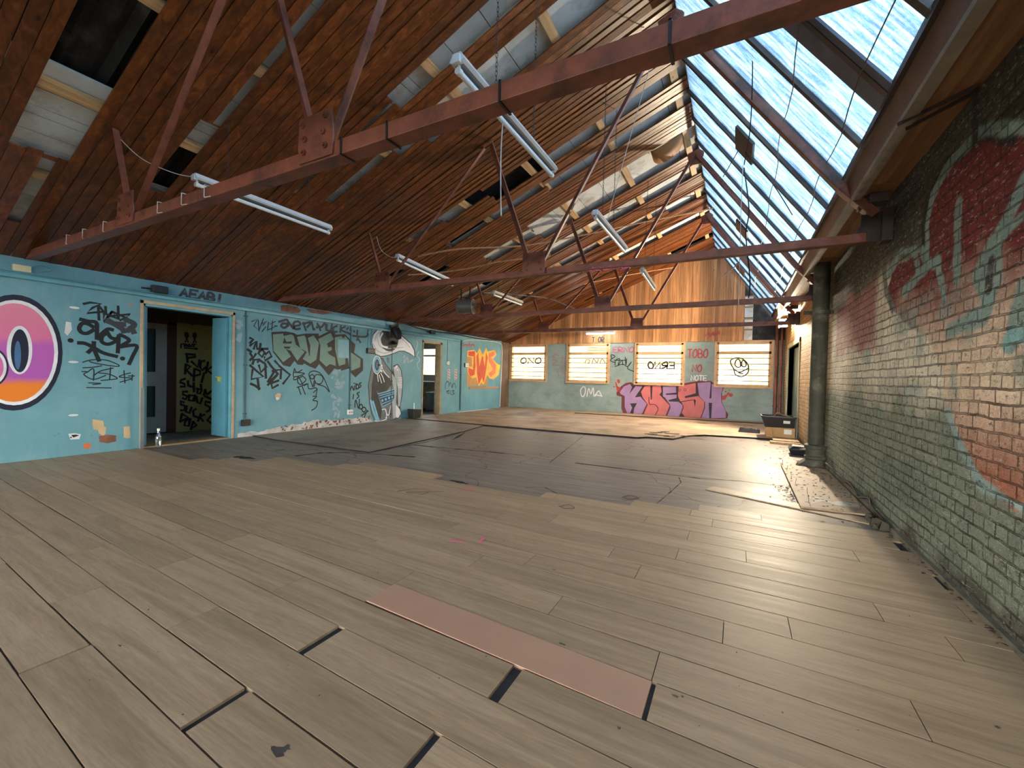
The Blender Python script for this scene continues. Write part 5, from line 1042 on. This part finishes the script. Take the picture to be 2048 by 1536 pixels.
# ---- laminate boards lying loose
b = B(); b.bd = .4; s = -.0385
b.hexa([(-1.682, 1.577, -.0112), (-.262, 1.52, -.0112), (-.262, 1.727, -.0112), (-1.682, 1.785, -.0112)], [(-1.682, 1.577, .003), (-.262, 1.52, .001), (-.262, 1.727, .001), (-1.682, 1.785, .003)])
tag(b.build('laminate_plank', PINK), 'pink plank laid face down among the brown laminate, gap at one end', 'plank')
b = B(); b.bd = .62; q = [(-.275, 5.13), (1.06, 4.65), (1.1, 4.84), (-.19, 5.31)]
b.hexa([(x, y, -.0112) for x, y in q], [(x, y, .0) for x, y in q]); tag(bevel(b.build('laminate_plank', LAMI), .0015), 'loose laminate plank lying askew with one end under the nailed sheet', 'plank')
t = thing('chipboard_sheet', (.9, 6.1, .001), 'pale board studded with upright nails lying along the brick wall', 'board')
b = B(); b.bd = .5; q = [(.575, 4.86), (1.13, 4.91), (1.13, 7.2), (.6, 7.26)]
b.hexa([(x, y, .0006) for x, y in q], [(x, y, .018) for x, y in q]); sh = bevel(b.build('sheet', SHEET, t), .002)
FSH = lambda u, v, h: (u, v, .018+h); p = Paint(FSH, .0008).use(pm('pale_paint_spill', (196, 190, 178))); p.poly([(.66,5.0),(.8,5.2),(.9,5.1),(1.1,5.15),(1.1,5.25),(.95,5.3),(.88,5.22),(.78,5.35),(.66,5.3),(.74,5.2)]); p.build('paint_spill', sh, 'pale spilt paint')
for x, y in [(.62, 7.2), (.63, 6.75), (.64, 6.3), (.64, 5.9), (.7, 5.45), (1.08, 5.5), (1.07, 5.05), (.67, 5.1), (.95, 7.0)]:
    B().tube([(x, y, .018), (x+random.uniform(-.01, .01), y, .085)], .0025, 6).build('nail', RUST, sh)
# ---- debris near the brick wall
rn = random.Random(21); b = B()
def flake(b, x, y, z, L, W, a): 
    c_, s_ = math.cos(a), math.sin(a); q = [(-L, 0, 0), (-.3*L, -W, .3*W), (L, 0, .2*W), (-.2*L, W, .5*W)]
    b.add([(x+c_*u-s_*v, y+s_*u+c_*v, z+w) for u, v, w in q], [(0, 1, 2), (0, 2, 3)])
for i in range(330):
    y = rn.triangular(3.9, 10.2, 6.3); x = XR-.05-abs(rn.gauss(0, .33)); 
    if x < -.4: continue
    inb = .58 < x < 1.16 and 4.88 < y < 7.4; flake(b, x, y, (.019 if inb else (.0135 if y > 10.4 else -.010)) , rn.uniform(.008, .035), rn.uniform(.003, .012), rn.random()*6.3)
for i in range(90): y = rn.uniform(1.2, 5); flake(b, XR-.03-abs(rn.gauss(0, .03)), y, .012, rn.uniform(.006, .025), rn.uniform(.003, .012), rn.random()*6.3)
for i in range(120): x, y = rn.gauss(.52, .05), rn.uniform(4.95, 5.9); flake(b, x, y, -.009, rn.uniform(.006, .03), rn.uniform(.004, .012), rn.random()*6.3)
for i in range(60): flake(b, rn.uniform(-3, 1), rn.uniform(.6, 4), .0028, rn.uniform(.002, .008), rn.uniform(.001, .004), rn.random()*6.3)
for i in range(110): flake(b, XL+.04+abs(rn.gauss(0, .05)), rn.uniform(1, 9), .003, rn.uniform(.004, .02), rn.uniform(.003, .01), rn.random()*6.3)
FFL = lambda u, v, h: (u, v, .0003+h)
p = Paint(FFL, .0004).use(mat_plain('dark_floor_stain', (78, 70, 66), .6, .4, 20))
for u, v, q, w in [(555, 1503, .05, .02), (570, 1497, .03, .02), (1238, 1456, .012, .01), (1352, 1392, .02, .008), (1365, 1394, .012, .01), (1995, 1455, .02, .009), (1565, 1426, .008, .006), (1124, 1288, .025, .008), (240, 1292, .03, .006), (1108, 1140, .03, .006), (905, 1060, .008, .006)]:
    g_ = at_z(u, v, 0); p.poly([(g_.x+q*.8*rn.uniform(.35, 1.1)*math.cos(k*.52), g_.y+w*.9*rn.uniform(.35, 1.1)*math.sin(k*.52)) for k in range(12)])
p.build('floor_stain', lamo, 'dark stains on the planks')
tag(b.build('leaf_litter', mat_plain('dead_leaf_litter', (72, 54, 38), .8, .4, 9)), 'dry leaves and grit scattered along the brick wall and floor edges', 'litter', kind='stuff')
t = []; 
for i, (x, y, a_, l) in enumerate([(-1.75, 2.47, .35, 'pink paper strip on the laminate, the one pointing across the planks'), (-1.60, 2.58, 1.85, 'pink paper strip on the laminate, the one beside a plank corner'), (-2.45, 3.66, .1, 'faint pink paper strip farther off on the laminate')]):
    b = B(); c_, s_ = math.cos(a_), math.sin(a_); q = [(-.055, -.011), (.055, -.014), (.058, .012), (-.05, .013)]
    b.hexa([(x+c_*u-s_*v, y+s_*u+c_*v, .0025) for u, v in q], [(x+c_*u-s_*v, y+s_*u+c_*v, .0037) for u, v in q]); tag(b.build('paper_strip', PINKB), l, 'paper strip', 'pink paper strips on the floor')
for i, (pts, l) in enumerate([([(-3.0,3.2,.004),(-2.92,3.35,.006),(-2.75,3.4,.005),(-2.72,3.25,.005),(-2.9,3.22,.005),(-2.6,3.45,.004)], 'thin wire curl on the laminate near the sheet edge at the middle'), ([(-1.42,3.62,.004),(-1.36,3.72,.006),(-1.28,3.66,.005),(-1.35,3.6,.005),(-1.42,3.64,.004)], 'small wire ring on the laminate just before the bare floor'), ([(-1.0,4.3,-.008),(-.94,4.42,-.006),(-.84,4.36,-.008),(-.93,4.28,-.008),(-1.0,4.32,-.008)], 'small wire ring on the bare floor beyond the laminate')]):
    pend('wire_curl', pts, .0028, RUST, l, 'wire', 'wire curls on the floor')
pend('wall_cable', [(1.16,4.5,.02),(1.12,4.9,.09),(1.14,5.1,.12),(1.1,5.3,.08),(1.15,5.6,.05),(1.14,5.9,.1),(1.15,6.3,.04),(1.16,6.8,.03)], .011, BLACK, 'kinked dark cable along the foot of the brick wall', 'cable')
t = thing('rubble', (1.1, 4.75, 0), 'broken dark lump against the brick wall by the board corner', 'rubble'); b = B()
for i in range(7): x, y = rn.uniform(1.06, 1.15), rn.uniform(4.55, 4.95); r = rn.uniform(.02, .05); b.hexa([(x-r, y-r, -.01), (x+r, y-r*.7, -.01), (x+r*.8, y+r, -.01), (x-r*.7, y+r, -.01)], [(x-r*.5, y-r*.4, r*1.4), (x+r*.4, y-r*.5, r), (x+r*.5, y+r*.3, r*1.2), (x-r*.4, y+r*.5, r)])
b.build('rubble_pieces', mat_plain('dark_rubble', (70, 60, 48), .9, .4, 9), t)
# ---- black slivers of board edge lifted in the middle of the floor
rn = random.Random(8)
for i in range(9):
    x, y = rn.uniform(-1.75, -.6), rn.uniform(9.1, 10.0); L = rn.uniform(.15, .45); a_ = rn.uniform(-.3, .2); b = B().bar((x, y, .026), (x+L*math.cos(a_), y+L*math.sin(a_), .04), .05, .006)
    tag(b.build('board_splinter', mat_plain('dark_splinter', (60, 48, 38), .8, .3, 9)), 'dark broken splinter on the floor at the edge of the far sheet', 'splinter', 'board splinters at the sheet edge')
# ---- drain pipe
px_, py_ = 1.03, 7.42
t = thing('drain_pipe', (px_, py_, -.012), 'dark cast iron drain pipe standing against the brick wall', 'pipe')
B().tube([(px_, py_, .2), (px_, py_, 2.93)], .098, 24).build('pipe_shaft', IRON, t, True)
lathe(B(), [(.13, 0), (.125, .03), (.12, .12), (.135, .13), (.135, .16), (.12, .17), (.12, .27), (.137, .28), (.137, .32), (.105, .34)], (px_, py_, -.012), 24).build('socket_base', IRON, t, True)
B().prism([(px_-.22, -.012), (px_+.12, -.012), (px_+.1, .02), (px_-.1, .11), (px_-.2, .03)], 1, py_-.1, py_+.1).build('shoe', IRON, t)
lathe(B(), [(.104, 2.2), (.115, 2.21), (.115, 2.26), (.104, 2.27)], (px_, py_, -.012), 24).box((px_-.2, py_-.03, 2.2), (px_+.15, py_+.03, 2.25)).build('pipe_bracket', IRON, t)
# ---- pipes in the far corner
for i, (x, y, r, l) in enumerate([(.98, 14.2, .05, 'thick brown pipe in the far corner beside last window'), (1.09, 14.1, .035, 'thin brown pipe in the far corner next to the doorway frame')]):
    t = thing('corner_pipe', (x, y, .03), l, 'pipe', 'pipes in the far corner'); B().tube([(x, y, .03), (x, y, 2.9)], r, 14).build('pipe_shaft', STEEL, t, True)
    for z in (.5, 1.7): B().tube([(x, y, z), (x, y, z+.05)], r+.012, 14).build('pipe_collar', STEEL, t, True)
# ---- crate, carton, tray and lump
t = thing('black_crate', (.86, 10.95, .2), 'shallow black plastic crate with white label on a cardboard carton', 'crate')
b = B(); x0, x1, y0, y1, z0, z1 = .5, 1.12, 10.6, 11.2, .235, .47
b.hexa([(x0+.07, y0+.05, z0), (x1-.02, y0+.05, z0), (x1-.02, y1-.05, z0), (x0+.07, y1-.05, z0)], [(x0+.07, y0+.05, z0+.015), (x1-.02, y0+.05, z0+.015), (x1-.02, y1-.05, z0+.015), (x0+.07, y1-.05, z0+.015)])
lo_ = [(x0+.07, y0+.05), (x1-.02, y0+.05), (x1-.02, y1-.05), (x0+.07, y1-.05)]; hi_ = [(x0, y0), (x1, y0), (x1, y1), (x0, y1)]
for i in range(4):
    j = (i+1) % 4; cx, cy = (x0+x1)/2, (y0+y1)/2; inn = lambda q: (q[0]+(cx-q[0])*.04, q[1]+(cy-q[1])*.04)
    b.hexa([(*lo_[i], z0), (*lo_[j], z0), (*inn(lo_[j]), z0), (*inn(lo_[i]), z0)], [(*hi_[i], z1), (*hi_[j], z1), (*inn(hi_[j]), z1), (*inn(hi_[i]), z1)])
b.build('crate_body', BLACK, t)
b = B(); b.box((x0-.012, y0-.012, z1-.02), (x1+.012, y0+.012, z1+.006)); b.box((x0-.012, y1-.012, z1-.02), (x1+.012, y1+.012, z1+.006)); b.box((x0-.012, y0-.012, z1-.02), (x0+.012, y1+.012, z1+.006)); b.box((x1-.012, y0-.012, z1-.02), (x1+.012, y1+.012, z1+.006)); b.build('rim', BLACK, t)
B().hexa([(.9, 10.626, .33), (1.02, 10.626, .33), (1.02, 10.63, .33), (.9, 10.63, .33)], [(.9, 10.612, .39), (1.02, 10.612, .39), (1.02, 10.618, .39), (.9, 10.618, .39)]).build('sticker', WPLAS, t)
t = thing('cable_bundle', (.8, 10.9, .47), 'tangle of brown scraps and cable heaped in the black crate', 'scraps'); b = B()
for i in range(6): a_ = rn.random()*6; b.tube(spline([(.7, 10.9, .3), (.72+.1*math.cos(a_), 10.9+.1*math.sin(a_), .5+.05*rn.random()), (.9, 10.8+.2*rn.random(), .49), (1.05, 10.9, .46)], 5), .012, 6)
b.build('scrap_strands', RUST, t, True)
t = thing('cardboard_carton', (.86, 10.95, .013), 'brown cardboard carton under the black crate', 'carton'); bevel(B().box((.6, 10.68, .0225), (1.12, 11.15, .234)).build('carton_body', CARD, t), .004)
B().box((.92, 10.674, .1), (1.06, 10.6795, .2)).build('print_patch', WPLAS, t)
B().hexa([(.6, 10.6, .016), (.72, 10.6, .016), (.72, 10.605, .016), (.6, 10.605, .016)], [(.56, 10.67, .22), (.69, 10.67, .22), (.69, 10.675, .22), (.56, 10.675, .22)]).build('flap', CARD, t)
t = thing('seed_tray', (.3, 11.4, .013), 'flat black tray filled with bits on the floor beside the carton', 'tray'); b = B(); b.box((.08, 11.2, .013), (.5, 11.55, .02)); [b.box(*q) for q in [((.08, 11.2, .013), (.5, 11.215, .1)), ((.08, 11.535, .013), (.5, 11.55, .1)), ((.08, 11.2, .013), (.095, 11.55, .1)), ((.485, 11.2, .013), (.5, 11.55, .1))]]; b.build('tray_body', BLACK, t)
b = B(); 
for i in range(30): x, y = rn.uniform(.12, .46), rn.uniform(11.24, 11.5); flake(b, x, y, .085+rn.random()*.03, .035, .02, rn.random()*6)
b.build('tray_contents', mat_plain('mixed_bits', (120, 108, 92), .7, .6, 30), t)
b = B(); b.bd = .5; b.box((.62, 9.75, -.0115), (1.12, 9.95, .03)); tag(b.build('timber_offcut', BATTEN), 'pale timber offcut flat on the floor in front of the carton', 'timber offcut')
b = B(); b.bd = .7; b.box((.68, 9.9, .0305), (1.12, 10.2, .05)); tag(b.build('timber_offcut', BATTEN), 'pale timber offcut resting on another one in front of the carton', 'timber offcut')
t = thing('black_lump', (.98, 8.6, -.011), 'squat black lump on the floor between carton and drain pipe', 'lump'); b = B()
b.hexa([(.84, 8.44, -.011), (1.08, 8.42, -.011), (1.12, 8.74, -.011), (.86, 8.76, -.011)], [(.8, 8.4, .09), (1.12, 8.38, .1), (1.15, 8.78, .09), (.82, 8.8, .08)]); b.hexa([(.8, 8.4, .09), (1.12, 8.38, .1), (1.15, 8.78, .09), (.82, 8.8, .08)], [(.86, 8.46, .14), (1.06, 8.46, .13), (1.08, 8.7, .135), (.88, 8.72, .14)])
bevel(b.build('lump_body', BLACK, t), .012)
b = B(); b.bd = .2; b.box((-.9, 12.7, .0225), (.35, 12.85, .04)); tag(b.build('floor_strip', SHEET), 'longer thin floor strip lying in front of the doodled window', 'floor strip')
b = B(); b.box((-.4, 12.95, .0225), (.5, 13.1, .035)); tag(b.build('floor_strip', SHEET), 'shorter thin floor strip lying just behind the longer one', 'floor strip')

# ================================================================== LIGHT
w = bpy.data.worlds.new('overcast_sky'); SC.world = w; w.use_nodes = True; nt = w.node_tree; nt.nodes.clear()
o = nt.nodes.new('ShaderNodeOutputWorld'); bg = nt.nodes.new('ShaderNodeBackground'); tc = nt.nodes.new('ShaderNodeTexCoord'); sp = nt.nodes.new('ShaderNodeSeparateXYZ'); rp = nt.nodes.new('ShaderNodeValToRGB')
nt.links.new(tc.outputs['Generated'], sp.inputs[0]); nt.links.new(sp.outputs[2], rp.inputs[0]); nt.links.new(rp.outputs[0], bg.inputs[0]); nt.links.new(bg.outputs[0], o.inputs[0])
cr = rp.color_ramp; cr.elements[0].position = .0; cr.elements[0].color = (1, .95, .84, 1); cr.elements[1].position = .5; cr.elements[1].color = (.100, .124, .150, 1)
e_ = cr.elements.new(.22); e_.color = (.30, .335, .36, 1)
bg.inputs[1].default_value = 15.0
def lamp(kind, name, loc, energy, color, **kw):
    l = bpy.data.lights.new(name, kind); l.energy = energy; l.color = color
    for k, v in kw.items(): setattr(l, k, v)
    o = bpy.data.objects.new(name, l); COL.objects.link(o); o.location = loc; return o
sun = lamp('SUN', 'sun', (0, 0, 20), 4., (1, .9, .72), angle=.05); sun.rotation_euler = Vector((.15, .8, -.62)).to_track_quat('-Z', 'Y').to_euler()
fl_ = lamp('SPOT', 'floodlight_beam', (.86, 12.7, 2.7), 680, (1, .82, .58), spot_size=2.95, spot_blend=.5, shadow_soft_size=.09); fl_.rotation_euler = Vector((-.78, -.6, .1)).to_track_quat('-Z', 'Y').to_euler()
def portal(loc, rot, sx, sy):
    l = bpy.data.lights.new('sky_portal', 'AREA'); l.shape = 'RECTANGLE'; l.size = sx; l.size_y = sy; l.cycles.is_portal = True
    o = bpy.data.objects.new('sky_portal', l); COL.objects.link(o); o.location = loc; o.rotation_euler = rot
gm = gp((GX0+GX1)/2, (YB+YF)/2, .03); o_ = portal(gm, (0, 0, 0), 2.7, YF-YB); o_ = bpy.data.objects['sky_portal']; o_.rotation_euler = Vector((-nx, 0, -nz)).to_track_quat('-Z', 'Y').to_euler()
vs = SC.view_settings; vs.view_transform = 'Standard'; vs.look = 'None'; vs.gamma = 1; vs.use_curve_mapping = False; vs.exposure = 1.2
SC.cycles.use_denoising = True; SC.cycles.max_bounces = 10; SC.cycles.diffuse_bounces = 6; SC.cycles.transparent_max_bounces = 12; SC.cycles.sample_clamp_indirect = 8; SC.cycles.caustics_refractive = False; SC.cycles.caustics_reflective = False
